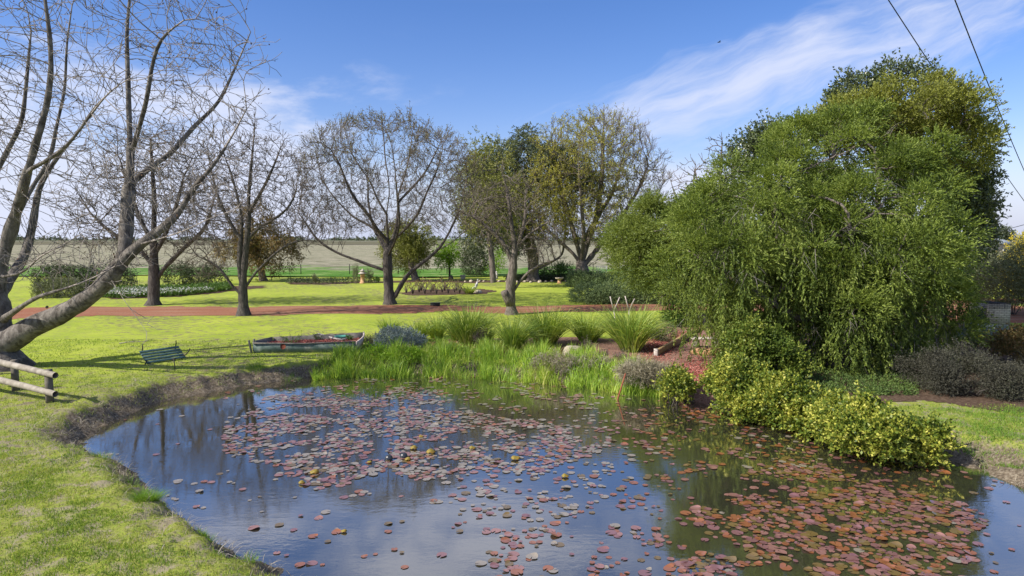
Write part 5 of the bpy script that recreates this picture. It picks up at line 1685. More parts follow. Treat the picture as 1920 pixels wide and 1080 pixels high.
# boat used as a planter
m_boat = noisemat('peeling_green_paint', [(0.05, 0.085, 0.075), (0.10, 0.145, 0.13), (0.16, 0.20, 0.18), (0.34, 0.31, 0.28)], 3.5, 0.8, 0.4, 0.01)
m_boat_in = noisemat('grey_boat_wood', [(0.09, 0.085, 0.075), (0.20, 0.185, 0.165)], 6, 0.9, 0.4, 0.01)
m_whitebrd = noisemat('pinkish_white_board', [(0.45, 0.36, 0.31), (0.6, 0.52, 0.46)], 5, 0.8, 0.2)
m_red = leafmat('red_bark_chips', [(0.14, 0.03, 0.025), (0.27, 0.07, 0.055), (0.40, 0.15, 0.12), (0.50, 0.36, 0.29)], 0.0, 0.8, 1.0)
nl, nr_ = P(476, 661), P(668, 659)
gz = hz(*((nl + nr_) / 2)[:2])
root = empty('boat_planter', np.array(((nl + nr_)[0] / 2, (nl + nr_)[1] / 2 + .7, gz)), 'old green wooden boat filled with red bark chips and plants, on the lawn', 'boat')
W_l, W_r, HH = 0.75, 1.9, 0.42
cs = {'nl': nl, 'nr': nr_, 'fr': nr_ + (-.15, W_r, 0), 'fl': nl + (.35, W_l + .45, 0)}
for k_2 in cs: cs[k_2] = np.array(cs[k_2], float); cs[k_2][2] = gz


def plank(a, b_, h0, h1, th, out, name, mat, par_, sag=0.03, seg=10, hb=0.0):
    V = []
    for k in range(seg + 1):
        f_ = k / seg
        c_ = a + (b_ - a) * f_
        o2 = out * math.sin(math.pi * f_) * 0.12
        hs_ = h0 + (h1 - h0) * f_ - sag * math.sin(math.pi * f_)
        n2 = nrm(out)
        V += [c_ + o2 * .7 + (0, 0, hb), c_ + o2 + n2 * .07 + (0, 0, hs_), c_ + o2 + n2 * (.07 - th) + (0, 0, hs_), c_ + o2 * .7 - n2 * th + (0, 0, hb)]
    q = []
    for k in range(seg):
        for j in range(4):
            q.append((k * 4 + j, k * 4 + (j + 1) % 4, (k + 1) * 4 + (j + 1) % 4, (k + 1) * 4 + j))
    q += [(3, 2, 1, 0), (seg * 4, seg * 4 + 1, seg * 4 + 2, seg * 4 + 3)]
    return MB().add(V, q).build(name, mat, par_)


near_o = np.array((0, -1.0, 0)); far_o = np.array((-.1, 1.0, 0))
sd_n = plank(cs['nl'], cs['nr'], .40, .42, .035, near_o, 'hull_side', m_boat, root)
plank(cs['fl'], cs['fr'], .46, .52, .035, far_o, 'hull_side', m_boat_in, root)
plank(cs['nr'] + (-.02, .0, 0), cs['fr'] + (.0, 0, 0), .42, .56, .05, np.array((1.0, .1, 0)), 'transom', m_whitebrd, root, 0.0, 4)
plank(cs['fl'] + (0, 0, 0), cs['nl'] + (0, 0, 0), .46, .44, .05, np.array((-.8, .5, 0)), 'bow_board', m_boat_in, root, 0.0, 4)
MB().tube([cs['nl'] + (-.0, -.09, .405), (cs['nl'] + cs['nr']) / 2 + (0, -.21, .385), cs['nr'] + (-.02, -.09, .425)], .028, 6).build('gunwale', m_boat_in, root, True)
stem_ = cs['nl'] + (-.08, .0, 0)
MB().box(stem_ + (-.06, 0, .25), (.07, .10, .52), .3, (0, -.18), .01).box(stem_ + (.06, .08, .30), (.06, .09, .5), .1, (0, .05), .01).build('stem_post', m_boat_in, root)
ps_m = np.array([cs['nl'], cs['nr'], cs['fr'], cs['fl']])
MBs = MB(); MBs.add([c + (0, 0, .27) for c in ps_m], [(0, 1, 2, 3)]); MBs.build('soil', m_mulch, root)
rg = np.random.default_rng(601)
uv = rg.uniform(0, 1, (5200, 2)); aa = cs['nl'] + (cs['nr'] - cs['nl']) * uv[:, :1]; bb = cs['fl'] + (cs['fr'] - cs['fl']) * uv[:, :1]
cp = aa + (bb - aa) * uv[:, 1:]; cp[:, 2] = gz + .27 + .07 * np.sin(uv[:, 0] * 3.14) * np.sin(uv[:, 1] * 3.14) + rg.uniform(0, .02, len(cp))
V, Fq = leaves(cp, rg.normal(0, 1, cp.shape) * (1, 1, .3), .06, .03, rg)
mk('bark_chips', V, Fq, m_red, root)
hx_ = Q(533, 650, nl[1] - .13)
MB().lathe((0, 0, 0), [(0, 0), (.03, 0), (.10, .0), (.105, -.012), (.105, -.03)], 18).build('tmp', m_iron)
tmp = bpy.data.objects['tmp']; tmp.name = 'rust_patch'; tmp.data.materials[0] = noisemat('rust_patch', [(0.10, 0.03, 0.02), (0.22, 0.07, 0.04)], 12, 0.9)
tmp.rotation_euler = (R(-102), 0, 0); tmp.parent = root; tmp.location = tuple(np.array((Q(533, 649, nl[1] - .10))) + np.array((0, -.125, 0)) - np.array(root.location))
# plants standing in the boat
for (px, py, w_, h_, mt_, lab, sd2) in [(596, 634, 20, 16, m_greygreen, 'grey rosette plant in the middle of the boat planter', 1), (545, 640, 44, 26, m_shrub, 'thin leafy green plant in the left half of the boat planter', 2), (655, 632, 14, 10, m_shrub, 'small weed at the right end of the boat planter', 3)]:
    b0 = P(px, py + 5, gz + .3); s_ = b0[1] / F; rg2 = np.random.default_rng(610 + sd2)
    r2 = empty('potted_plant', b0, lab, 'plant', 'plants growing in the boat')
    n = 26
    th = rg2.uniform(0, 6.28, n); D = np.stack([np.cos(th) * w_ * .5 * s_, np.sin(th) * w_ * .5 * s_, rg2.uniform(.3, 1, n) * h_ * s_], 1)
    V, Fq = blades(np.tile(b0, (n, 1)), D, np.linalg.norm(D, axis=1), .015, rg2, .2, 2); mk('stems', V, Fq, m_shrub, r2)
    V, Fq = sprays(np.tile(b0, (n, 1)) + D * .3, D, 8, np.linalg.norm(D, axis=1) * .7, .06, .03, rg2, .9); mk('leaves', V, Fq, mt_, r2)
m_teal = noisemat('teal_plastic', [(0.05, 0.20, 0.15), (0.09, 0.30, 0.23)], 8, 0.4, 0.1)
b0 = P(641, 634, gz + .33)
tag(MB().lathe(b0, [(0.02, 0.0), (.25, .0), (.30, .05), (.31, .10), (.28, .11), (.22, .06), (0.02, .04)], 18, 1, .7).build('plastic_shell', m_teal, None, True, origin=b0), 'teal green plastic shell lying in the right end of the boat', 'plastic bowl')
m_stone_w = noisemat('pale_stone', [(0.36, 0.31, 0.27), (0.55, 0.49, 0.44)], 9, 0.9, 0.4)
pts_e = [P(x, y, gz + .36) for x, y in [(585, 629), (597, 626), (610, 629), (624, 634), (640, 637), (653, 634)]]
tag(MB().tube(pts_e, [.03, .04, .035, .04, .04, .035], 7).build('white_edging', m_stone_w, None, True, origin=pts_e[0]), 'curved pinkish-white edging strip lying among the red chips in the boat', 'edging')

# loose red chips on the garden bed
rg = np.random.default_rng(620)
cl_px = [(1000, 640, 70, 20, 30), (1090, 700, 0, 0, 0)]
pp = []
for (cx_, cy_, sx_, sy_, n) in [(850, 652, 50, 10, 2600), (1010, 664, 70, 7, 2200), (1230, 650, 35, 22, 3800), (1310, 700, 40, 24, 4200), (1370, 730, 30, 15, 1200), (780, 656, 25, 6, 700), (1275, 630, 22, 10, 900)]:
    for _ in range(n):
        x, y = rg.normal(cx_, sx_ * .6), rg.normal(cy_, sy_ * .6)
        pp.append(P(x, y)[:2])
pp = np.array(pp); pp = pp[poly_sd(pp, shore) > .35]
cp = np.column_stack([pp, hgt(pp) + .018 + rg.uniform(0, .02, len(pp))])
V, Fq = leaves(cp, rg.normal(0, 1, cp.shape) * (1, 1, .3), .07 * rg.uniform(.5, 1.2, len(cp)), .035, rg)
tag(mk('red_bark_chips', V, Fq, m_red), kind='stuff')

# timber sleeper edging, stone bench, rocks
m_timber = noisemat('sawn_timber', [(0.26, 0.16, 0.07), (0.40, 0.27, 0.13), (0.50, 0.37, 0.22)], 7, 0.8, 0.3)
m_sand = noisemat('sandstone', [(0.22, 0.11, 0.05), (0.38, 0.22, 0.11), (0.46, 0.32, 0.20)], 5, 0.9, 0.6, 0.03)
m_beige = noisemat('beige_stone', [(0.26, 0.22, 0.16), (0.42, 0.36, 0.27), (0.50, 0.45, 0.36)], 5, 0.9, 0.6, 0.03)


def beam(a, b_, wd, ht, name, mat, label=None, cat=None, parent=None):
    a = np.array(a, float); b_ = np.array(b_, float)
    L_ = np.linalg.norm(b_ - a); mid2 = (a + b_) / 2
    rz2 = math.atan2(b_[1] - a[1], b_[0] - a[0])
    o = MB().box(mid2 + (0, 0, ht / 2), (L_, wd, ht), rz2, (0, 0), .012).build(name, mat, parent, False, None if parent is not None else mid2)
    if label: tag(o, label, cat)
    return o


a = P(1232, 668); b_ = P(1300, 628)
a[2] = hz(*a[:2]) - .02; b_[2] = a[2] + 0.0
beam(a, b_, .12, .27, 'timber_sleeper', m_timber, 'thick sawn timber sleeper holding back the red mulch', 'timber')
beam(b_ + (.1, .3, 0), P(1335, 608) + (0, 0, -.02), .10, .18, 'timber_sleeper', m_timber, 'thinner weathered timber running on under the weeping tree', 'timber')
cap = a + np.array((-.02, -.02, 0)); tag(MB().box(a + (-.05, -.06, .15), (.10, .16, .32), .9, (0, 0), .008).build('white_peg', m_stone_w, None, False, origin=cap), 'pale painted peg at the near end of the timber sleeper', 'peg')
b0 = P(1322, 650); b0[2] = hz(*b0[:2])
root = empty('stone_bench', b0, 'low white stone bench half hidden under the weeping foliage', 'bench')
MB().box(b0 + (0, 0, .38), (1.15, .38, .07), .0, (0, 0), .015).build('seat', m_stone_w, root)
for sx_ in (-.42, .42): MB().box(b0 + (sx_, 0, .17), (.14, .30, .34), 0, (0, 0), .012).build('leg', m_stone_w, root)


def rock(name, label, px, py, wpx, hpx, dpt, mat, seed, cat='rock', group=None, z=None):
    rg = np.random.default_rng(seed)
    b0 = P(px, py); b0[2] = hz(*b0[:2]) if z is None else z
    s_ = b0[1] / F
    V = []; k = 14
    prof = [(0.0, -.15), (.8, -.12), (1.0, .15), (.95, .45), (.8, .75), (.55, .93), (0.15, 1.0)]
    m = MB(); m.lathe(b0, [(r_ * wpx * s_ / 2, z_ * hpx * s_) for r_, z_ in prof], k, 1, dpt / (wpx * s_ / 2 * 2), rg.uniform(-.2, .2), .10, seed)
    return tag(m.build(name, mat, None, True, origin=b0), label, cat, group)


rock('sandstone_slab', 'flat orange sandstone slab in front of the white stone bench', 1325, 664, 62, 12, .9, m_sand, 1)
rock('boulder', 'beige boulder among the dead plants in the garden bed', 1074, 668, 44, 20, .7, m_beige, 2)
rock('bank_stone', 'pale flat stone on the waterline left of the golden shrubs', 1287, 748, 44, 14, .5, m_beige, 3)
rock('bank_stone', 'small brown stone at the waterline below the small golden shrub', 1236, 742, 18, 9, .3, m_sand, 4)
# pale eroded edge at the right bank
for i, (px, py, w_, h_) in enumerate([(1770, 862, 30, 12), (1805, 868, 38, 14), (1842, 884, 34, 13), (1880, 902, 36, 12), (1745, 858, 22, 9)]):
    rock('bank_clod', ['leftmost clod but one of', 'second largest clod of', 'third clod from the left of', 'rightmost clod of', 'smallest leftmost clod of'][i] + ' the pale eroded right bank', px, py, w_, h_, .4, m_beige, 10 + i, 'earth clod', 'pale clods on the right bank')

# rusty stake leaning in the water
m_rusty = noisemat('rusty_steel', [(0.16, 0.05, 0.03), (0.30, 0.10, 0.05)], 20, 0.7, 0.2)
a = P(1158, 749, WZ); b_ = Q(1173, 700, a[1] + .05)
tag(MB().tube([a + (-.08, 0, -.3), a, (a + b_) / 2, b_], .024, 7).build('rusty_stake', m_rusty, None, True, origin=a), 'rusty red stake leaning out of the water in front of the reeds', 'stake')
# two dark floats
m_float = noisemat('dark_float', [(0.02, 0.025, 0.03), (0.045, 0.05, 0.055)], 10, 0.25, 0.05, spec=0.6)
for (px, py, wpx, lab) in [(729, 862, 15, 'left of two dark round floats in the lily pads'), (757, 858, 15, 'right of two dark round floats in the lily pads, with orange leaves on it')]:
    b0 = P(px, py, WZ); r_ = wpx / 2 * b0[1] / F
    prof = [(max(r_ * math.sin(t_), .001), r_ * .35 - r_ * math.cos(t_)) for t_ in np.linspace(0.05, math.pi - .02, 12)]
    root = empty('pond_float', b0, lab, 'float', 'dark floats')
    MB().lathe(b0, prof, 20).build('ball', m_float, root, True)
    MB().lathe(b0, [(r_ * 1.01, r_ * .33), (r_ * 1.05, r_ * .35), (r_ * 1.01, r_ * .37)], 20).build('seam', m_float, root, True)

# black box by the track
b0 = P(816, 574); b0[2] = hz(*b0[:2])
m_black = noisemat('black_plastic', [(0.015, 0.017, 0.018), (0.03, 0.032, 0.033)], 10, 0.5, 0.1)
root = empty('black_box', b0, 'low black plastic box at the edge of the gravel track', 'box')
MB().box(b0 + (0, 0, .09), (.62, .4, .18), 0, (0, 0), .03).build('body', m_black, root)
MB().box(b0 + (0, 0, .20), (.66, .44, .04), 0, (0, 0), .012).build('lid', m_black, root)

# statue on rock
m_marble = noisemat('weathered_marble', [(0.22, 0.21, 0.20), (0.5, 0.48, 0.46), (0.68, 0.66, 0.63)], 7, 0.7, 0.3)


def skin_figure(name, verts, edges, radii_, mat, parent):
    me = bpy.data.meshes.new(name)
    me.from_pydata([tuple(v_) for v_ in verts], edges, [])
    o = bpy.data.objects.new(name, me); COL.objects.link(o)
    o.parent = parent
    sk = o.modifiers.new('skin', 'SKIN')
    for i, v_ in enumerate(me.skin_vertices[0].data): v_.radius = (radii_[i], radii_[i]); v_.use_root = (i == 0)
    sb = o.modifiers.new('sub', 'SUBSURF'); sb.levels = 2; sb.render_levels = 2
    me.materials.append(mat)
    return o


b0 = P(893, 549); b0[2] = hz(*b0[:2])
root = empty('garden_statue', b0, 'small white marble figure crouching on a rock base at the end of the rose bed', 'statue')
MB().lathe(b0, [(.42, -.05), (.46, .08), (.36, .22), (.28, .26), (0.02, .27)], 14, 1, .8, 0, .12, 5).build('rock_base', m_beige, root, True)
zb = .27
vs = [(0, 0, zb + .18), (.02, 0, zb + .34), (.06, 0, zb + .52), (.10, 0, zb + .66), (.13, 0, zb + .76), (.15, -.01, zb + .88),
      (-.10, -.10, zb + .20), (-.26, -.12, zb + .16), (-.30, -.12, zb + .03), (-.12, .10, zb + .12), (-.02, .12, zb + .02),
      (.06, -.14, zb + .50), (-.04, -.20, zb + .38), (-.10, -.14, zb + .48), (.10, .14, zb + .52), (.06, .2, zb + .38), (-.02, .16, zb + .28)]
es = [(0, 1), (1, 2), (2, 3), (3, 4), (4, 5), (0, 6), (6, 7), (7, 8), (0, 9), (9, 10), (2, 11), (11, 12), (12, 13), (2, 14), (14, 15), (15, 16)]
skin_figure('figure', vs, es, [.13, .12, .13, .06, .05, .10, .09, .08, .05, .09, .05, .05, .042, .035, .05, .042, .035], m_marble, root)

# stone lantern, urn, little ornaments far off
m_terra = noisemat('terracotta_stone', [(0.34, 0.17, 0.09), (0.5, 0.29, 0.15), (0.56, 0.42, 0.26)], 6, 0.85, 0.3)
b0 = P(680, 531.5); b0[2] = hz(*b0[:2])
root = empty('stone_lantern', b0, 'orange stone lantern with stacked caps beyond the lawn, between two bare climbers', 'lantern')
MB().lathe(b0, [(.30, 0), (.30, .10), (.22, .14), (.20, .60), (.26, .66)], 12).build('pedestal', m_terra, root)
MB().box(b0 + (0, 0, .82), (.42, .42, .28), .3, (0, 0), .03).build('light_box', m_terra, root)
MB().lathe(b0, [(.42, .96), (.44, 1.0), (.20, 1.14), (.18, 1.2), (.30, 1.22), (.10, 1.34), (.04, 1.45), (.01, 1.5)], 12).build('cap', m_stone_w, root)
b0 = P(1049, 531); b0[2] = hz(*b0[:2])
root = empty('stone_birdbath', b0, 'squat yellowish stone birdbath on the far lawn near the juniper', 'birdbath')
MB().lathe(b0, [(.24, 0), (.24, .08), (.17, .14), (.18, .40)], 14).build('pedestal', m_terra, root, False)
MB().lathe(b0, [(.18, .40), (.42, .52), (.44, .60), (.36, .59), (.02, .54)], 16).build('bowl', m_beige, root, True)
b0 = P(931, 523); b0[2] = hz(*b0[:2])
root = empty('white_ornament', b0, 'tiny white garden figure under the open light green shrub', 'ornament')
MB().lathe(b0, [(.16, 0), (.17, .2), (.11, .3), (.15, .42), (.17, .52), (.10, .62), (.07, .66), (.11, .74), (.10, .84), (.02, .9)], 12, 1, .8).build('figure', m_marble, root, True)
b0 = P(868, 524); b0[2] = hz(*b0[:2])
root = empty('white_pot', b0, 'pale round pot standing at the end of the border behind the statue', 'pot')
MB().lathe(b0, [(.20, 0), (.27, .2), (.30, .42), (.32, .48), (.28, .48), (.24, .40), (.02, .38)], 14).build('pot', m_stone_w, root, True)
MB().lathe(b0, [(.26, .405), (.14, .43), (.01, .44)], 14).build('soil', m_mulch_dark, root, True)
rock('grey_stone', 'dark grey stone at the foot of the young bright tree', 846, 524.5, 8, 9, .4, m_logdark, 31)
rg = np.random.default_rng(640)
es0 = None
for i in range(16):
    x = 872 + i * 12.5 + rg.uniform(-3, 3)
    b0 = P(x, 528.5 + rg.uniform(-.5, .7)); b0[2] = hz(*b0[:2])
    if es0 is None:
        es0 = MB().lathe((0, 0, 0), [(.02, -.05), (.18, -.03), (.22, .10), (.16, .20), (.02, .24)], 9, 1, .8, 0, .14, 9).build('edging_stone', m_beige, None, True); o = es0
    else:
        o = es0.copy(); COL.objects.link(o)
    o.location = tuple(b0); o.rotation_euler = (0, 0, rg.uniform(0, 6)); o.scale = (rg.uniform(.6, 1.3),) * 3
    tag(o, 'small pale edging stone in the row along the far border', 'stone', 'edging stones along the far border')

# pruned roses in the oval bed and by the lawn
def pruned_rose():
    rg = np.random.default_rng(650)
    root = empty('rose_bush', (0, 0, 0))
    m = MB()
    lv = []
    for k in range(9):
        a = k * .7 + rg.uniform(-.2, .2); h_ = rg.uniform(.4, .85); sp = rg.uniform(.12, .42)
        e = np.array((math.cos(a) * sp, math.sin(a) * sp, h_))
        m.tube([np.array((0, 0, -.03)), e * (.35, .35, .5), e], [.024, .018, .012], 5)
        e2 = e + (rg.normal(0, .15), rg.normal(0, .15), .2); m.tube([e * .8, e2], [.012, .007], 4)
        lv += [e, e2]
    m.build('stems', m_twig, root)
    lv = np.array(lv); V, Fq = sprays(np.repeat(lv, 2, 0), rg.normal(0, 1, (len(lv) * 2, 3)), 4, .15, .08, .045, rg)
    mk('leaves', V, Fq, m_rust, root)
    return root


def dup(root, loc, rz_, sc, label, group):
    r_ = root.copy(); COL.objects.link(r_); r_.location = tuple(loc); r_.rotation_euler = (0, 0, rz_); r_.scale = (sc,) * 3
    tag(r_, label, 'rose', group)
    for ch in list(root.children):
        c_ = ch.copy(); COL.objects.link(c_); c_.parent = r_
    return r_


rose = pruned_rose()
rg = np.random.default_rng(651)
spots = [(x, y) for x, y in [(762, 549), (774, 551), (786, 548.5), (797, 551), (808, 549), (818, 551.5), (829, 549), (840, 551), (852, 548.5), (862, 551), (790, 545.5), (812, 545.5), (834, 545.5), (856, 545.5)]]
for i, (x, y) in enumerate(spots):
    b0 = P(x, y); b0[2] = hz(*b0[:2]) + .01
    lb_ = 'bare pruned rose bush in the %s row of the oval rose bed' % ('back' if y < 547 else 'front')
    gp = 'pruned roses in the %s row of the rose bed' % ('back' if y < 547 else 'front')
    if i == 0:
        rose.location = tuple(b0); tag(rose, lb_, 'rose', gp)
    else:
        dup(rose, b0, rg.uniform(0, 6), rg.uniform(.8, 1.25), lb_, gp)
strap_clump('dark green leafy clump at the foot of the statue', 880, 551, 34, 17, 120, 660, name='green_plant', W=.08, group=None)
for i, (px, py, h_, w_, lab) in enumerate([(667, 531.5, 46, 14, 'tall bare climber column left of the stone lantern'), (692, 531, 32, 18, 'shorter bare twiggy climber right of the stone lantern'), (590, 533, 24, 10, 'thin sapling in the border behind the left lawn'), (706, 531, 12, 14, 'low green plant right of the bare climbers')]):
    twig_plant('border_plant', lab, px, py, w_, h_, m_greygreen if i < 3 else m_shrub, 70, 670 + i, leaf=.14, lw=.05)
m_whitebark = noisemat('pale_stem', [(0.35, 0.30, 0.27), (0.52, 0.46, 0.42)], 10, 0.8, 0.2)
for i, (px, pb, pt, lab) in enumerate([(1155, 636, 556, 'left of two pale pruned stems rising behind the tallest clump'), (1178, 630, 556, 'right of two pale pruned stems rising behind the tallest clump')]):
    b0 = P(px, pb); b0[2] = hz(*b0[:2]); Y_ = b0[1]
    root = empty('pruned_stem', b0, lab, 'pruned tree', 'pale pruned stems')
    dxp = -4 if i == 0 else 2
    MB().tube([b0 + (0, 0, -.05), Q(px + dxp * .3, 605, Y_), Q(px + dxp, 580, Y_)], [.034, .03, .026], 8).build('trunk', m_whitebark, root, True)
    for (ex, ey) in ([(-11, 556), (7, 557)] if i == 0 else [(-6, 555), (12, 560)]):
        MB().tube([Q(px + dxp, 582, Y_), Q(px + (dxp + ex) * .5, 570, Y_), Q(px + ex, ey, Y_)], [.026, .022, .026], 7).build('limb', m_whitebark, root, True)

# garden chair and pot behind the juniper
m_whitemetal = noisemat('white_paint', [(0.6, 0.6, 0.58), (0.75, 0.75, 0.73)], 10, 0.5, 0.05)
Y_ = 66.0
b0 = np.array((Q(1128, 520, Y_)[0], Y_, 0.0)); b0[2] = hz(*b0[:2])
root = empty('garden_chair', b0, 'white metal garden chair with tall back behind the juniper carpet', 'chair')
for sx_ in (-.45, .45):
    for sy_ in (-.25, .25): MB().tube([b0 + (sx_, sy_, 0), b0 + (sx_, sy_, .75)], .03, 6).build('leg', m_whitemetal, root)
MB().box(b0 + (0, 0, .78), (1.05, .6, .05), 0, (0, 0), .01).build('seat', m_whitemetal, root)
bk = MB(); bk.tube([b0 + (-.5, .28, .8), b0 + (-.5, .30, 1.75), b0 + (.5, .30, 1.75), b0 + (.5, .28, .8)], .035, 6)
for k in range(-2, 3): bk.tube([b0 + (k * .17, .28, .8), b0 + (k * .17, .30, 1.75)], .015, 5)
bk.build('backrest', m_whitemetal, root)
b0 = np.array((Q(1114, 520, Y_)[0], Y_, 0.0)); b0[2] = hz(*b0[:2])
root = empty('orange_pot', b0, 'orange pot plant standing left of the white garden chair', 'pot')
MB().lathe(b0, [(.18, 0.6), (.26, .7), (.30, 1.0), (.26, 1.05), (.02, 1.03)], 12).build('pot', noisemat('orange_clay', [(0.45, 0.10, 0.03), (0.55, 0.16, 0.05)], 8), root, True)
MB().lathe(b0, [(.30, 0), (.28, .3), (.26, .598), (.02, .6)], 12).build('stand', m_stone_w, root, True)

# brick pump housing
m_brick, t, b = newmat('cream_brick', 0.9, 0.1)
tcn = t.n('ShaderNodeTexCoord'); mp = t.n('ShaderNodeMapping'); mp.inputs['Rotation'].default_value = (R(90), 0, 0)
t.l(tcn.outputs['Object'], mp.inputs[0])
bt = t.n('ShaderNodeTexBrick'); t.l(mp.outputs[0], bt.inputs[0])
bt.inputs['Scale'].default_value = 1.0; bt.inputs['Brick Width'].default_value = 0.29; bt.inputs['Row Height'].default_value = 0.092; bt.inputs['Mortar Size'].default_value = 0.009
bt.inputs['Color1'].default_value = (0.55, 0.48, 0.36, 1); bt.inputs['Color2'].default_value = (0.42, 0.36, 0.27, 1); bt.inputs['Mortar'].default_value = (0.10, 0.085, 0.07, 1)
st2 = t.noise(tcn.outputs['Object'], 2.2, 4, 0.6)
t.l(t.mix(t.rng(st2, 0.56, 0.66, 0, .7), bt.outputs[0], (0.08, 0.07, 0.06)), b.inputs['Base Color'])
b0 = P(1871, 612); b0[2] = hz(*b0[:2])
root = empty('brick_box', b0, 'small square cream brick housing with wire mesh over its open top', 'brick box')
Hb = 1.16
rzb = R(9)
cR, sR = math.cos(rzb), math.sin(rzb)
def lo(x, y, z): return b0 + np.array((x * cR - y * sR, x * sR + y * cR, z))
for (x, y, sx_, sy_) in [(0, 0, 1.30, .11), (0, 1.1, 1.30, .11), (.595, .55, .11, .985), (-.595, .8, .11, .485)]:
    MB().box(lo(x, y, Hb / 2 - .03), (sx_, sy_, Hb), rzb).build('wall', m_brick, root)
mm = MB()
for k in range(14):
    x = -.62 + k * 1.24 / 13; mm.tube([lo(x, -.08, Hb - .25), lo(x, -.08, Hb + .02), lo(x, 1.16, Hb + .02)], .006, 4)
for k in range(13):
    y = -.08 + k * 1.24 / 12; mm.tube([lo(-.62, y, Hb + .022), lo(.62, y, Hb + .022)], .006, 4)
for k in range(4): mm.tube([lo(-.62, -.085, Hb - .24 + k * .08), lo(.62, -.085, Hb - .24 + k * .08)], .006, 4)
mm.build('wire_mesh', m_iron, root)
MB().lathe(lo(-.78, .25, 0), [(.12, 0), (.14, .1), (.14, .65), (.08, .75), (.05, .85), (.01, .86)], 12).tube([lo(-.78, .25, .7), lo(-.7, .25, .95), lo(-.62, .3, 1.0)], .03, 6).build('pump', m_black, root, True)
cpx = P(1838, 621); cpx[2] = hz(*cpx[:2])
tag(MB().box(cpx + (0, 0, .03), (1.9, .5, .10), .05, (0, 0), .012).build('concrete_slab', m_beige, None, False, origin=cpx), 'narrow concrete slab on the ground in front of the brick box', 'slab')
# yellow daisies and green plants before it
m_daisy = leafmat('yellow_petals', [(0.7, 0.55, 0.02), (0.8, 0.7, 0.05)], 0.1, 0.6, 1)
rg = np.random.default_rng(690)
for i, (px, py, w_, h_, lab) in enumerate([(1838, 650, 60, 26, 'grey-green daisy bush with yellow flowers beside the weeping tree'), (1885, 664, 40, 22, 'smaller daisy bush with few yellow flowers, right of the first')]):
    r2 = twig_plant('daisy_bush', lab, px, py, w_, h_, m_greygreen, 260, 700 + i, group='yellow daisy bushes', leaf=.09, lw=.03)
    b0 = np.array(r2.location); s_ = b0[1] / F; n = 26 - i * 10
    c_ = b0 + np.stack([rg.uniform(-.5, .5, n) * w_ * s_, rg.uniform(-.4, .1, n) * w_ * s_, rg.uniform(.5, 1.1, n) * h_ * s_], 1)
    V, Fq = sprays(np.repeat(c_, 6, 0), rg.normal(0, 1, (n * 6, 3)), 2, .03, .05, .03, rg); mk('flowers', V, Fq, m_daisy, r2)
strap_clump('bright green strappy plant in front of the brick box at the right edge', 1895, 652, 70, 26, 300, 703, name='green_plant', group=None)

# flower bed far left: massed white flowers and foliage
rg = np.random.default_rng(710)
pp = []
for _ in range(5200):
    x = rg.uniform(175, 432); yb3 = np.interp(x, [175, 230, 330, 432], [557, 559, 556, 545]); yt3 = np.interp(x, [175, 230, 330, 432], [546, 543, 541, 537])
    pp.append(P(x, rg.uniform(yt3, yb3)))
pp = np.array(pp); pp[:, 2] = hgt(pp[:, :2])
V, Fq = sprays(pp, np.tile((0, 0, 1.0), (len(pp), 1)) + rg.normal(0, .3, pp.shape), 5, .4, .18, .08, rg, .7)
tag(mk('flower_bed_foliage', V, Fq, m_shrub), kind='stuff')
fl = pp[(rg.uniform(size=len(pp)) < .55) & (pp[:, 1] < np.median(pp[:, 1]))]
m_whitefl = leafmat('white_petals', [(0.5, 0.5, 0.48), (0.7, 0.7, 0.68)], 0.1, 0.6, 1)
V, Fq = sprays(fl + (0, 0, .38), rg.normal(0, 1, fl.shape), 4, .1, .10, .07, rg)
tag(mk('white_flowers', V, Fq, m_whitefl), kind='stuff')
# border planting low cover
pp = np.array([P(rg.uniform(950, 1085), rg.uniform(522, 527)) for _ in range(1500)] + [P(rg.uniform(540, 700), rg.uniform(528.5, 532)) for _ in range(350)]); pp[:, 2] = hgt(pp[:, :2])
V, Fq = sprays(pp, np.tile((0, 0, 1.0), (len(pp), 1)) + rg.normal(0, .4, pp.shape), 6, .55, .18, .07, rg, .8)
tag(mk('border_foliage', V, Fq, m_hedge), kind='stuff')

# fallen branch on the lawn
b0 = P(232, 646); b0[2] = hz(*b0[:2]) + .02
m = MB(); m.tube([b0 + (-.2, 0, .0), b0 + (.2, .15, .04), b0 + (.7, .3, .03), b0 + (1.1, .5, .06)], [.025, .02, .014, .006], 6)
for (t_, a_, l_) in ((.2, .9, .6), (.45, -.8, .5), (.7, .7, .4), (.1, -1.2, .4)):
    q_ = b0 + (t_, t_ * .5, .03); m.tube([q_, q_ + (l_ * math.cos(a_) * .6, l_ * math.sin(a_) * .6, .08), q_ + (l_ * math.cos(a_), l_ * math.sin(a_), .05)], [.012, .009, .004], 5)
tag(m.build('fallen_branch', m_planetwig, None, True, origin=b0), 'pale fallen branch lying on the lawn beside the plane tree', 'branch')

# wire fence along the paddock
Yf = 84.0
root = empty('wire_fence', (0, Yf, 0), 'thin wire fence on dark steel posts along the paddock', 'fence')
pm_ = MB().tube([(0, 0, -.1), (0, 0, 1.25)], .045, 5)
for i in range(22):
    x = -62 + i * 6.0
    MB().tube([(x, Yf, -.1), (x, Yf, 1.35)], .05, 5).build('post', m_iron, root)
wr = MB()
for z_ in (.35, .7, 1.05, 1.25): wr.tube([(-65, Yf, z_), (0, Yf, z_), (66, Yf, z_)], .008, 3)
wr.build('wires', m_iron, root)

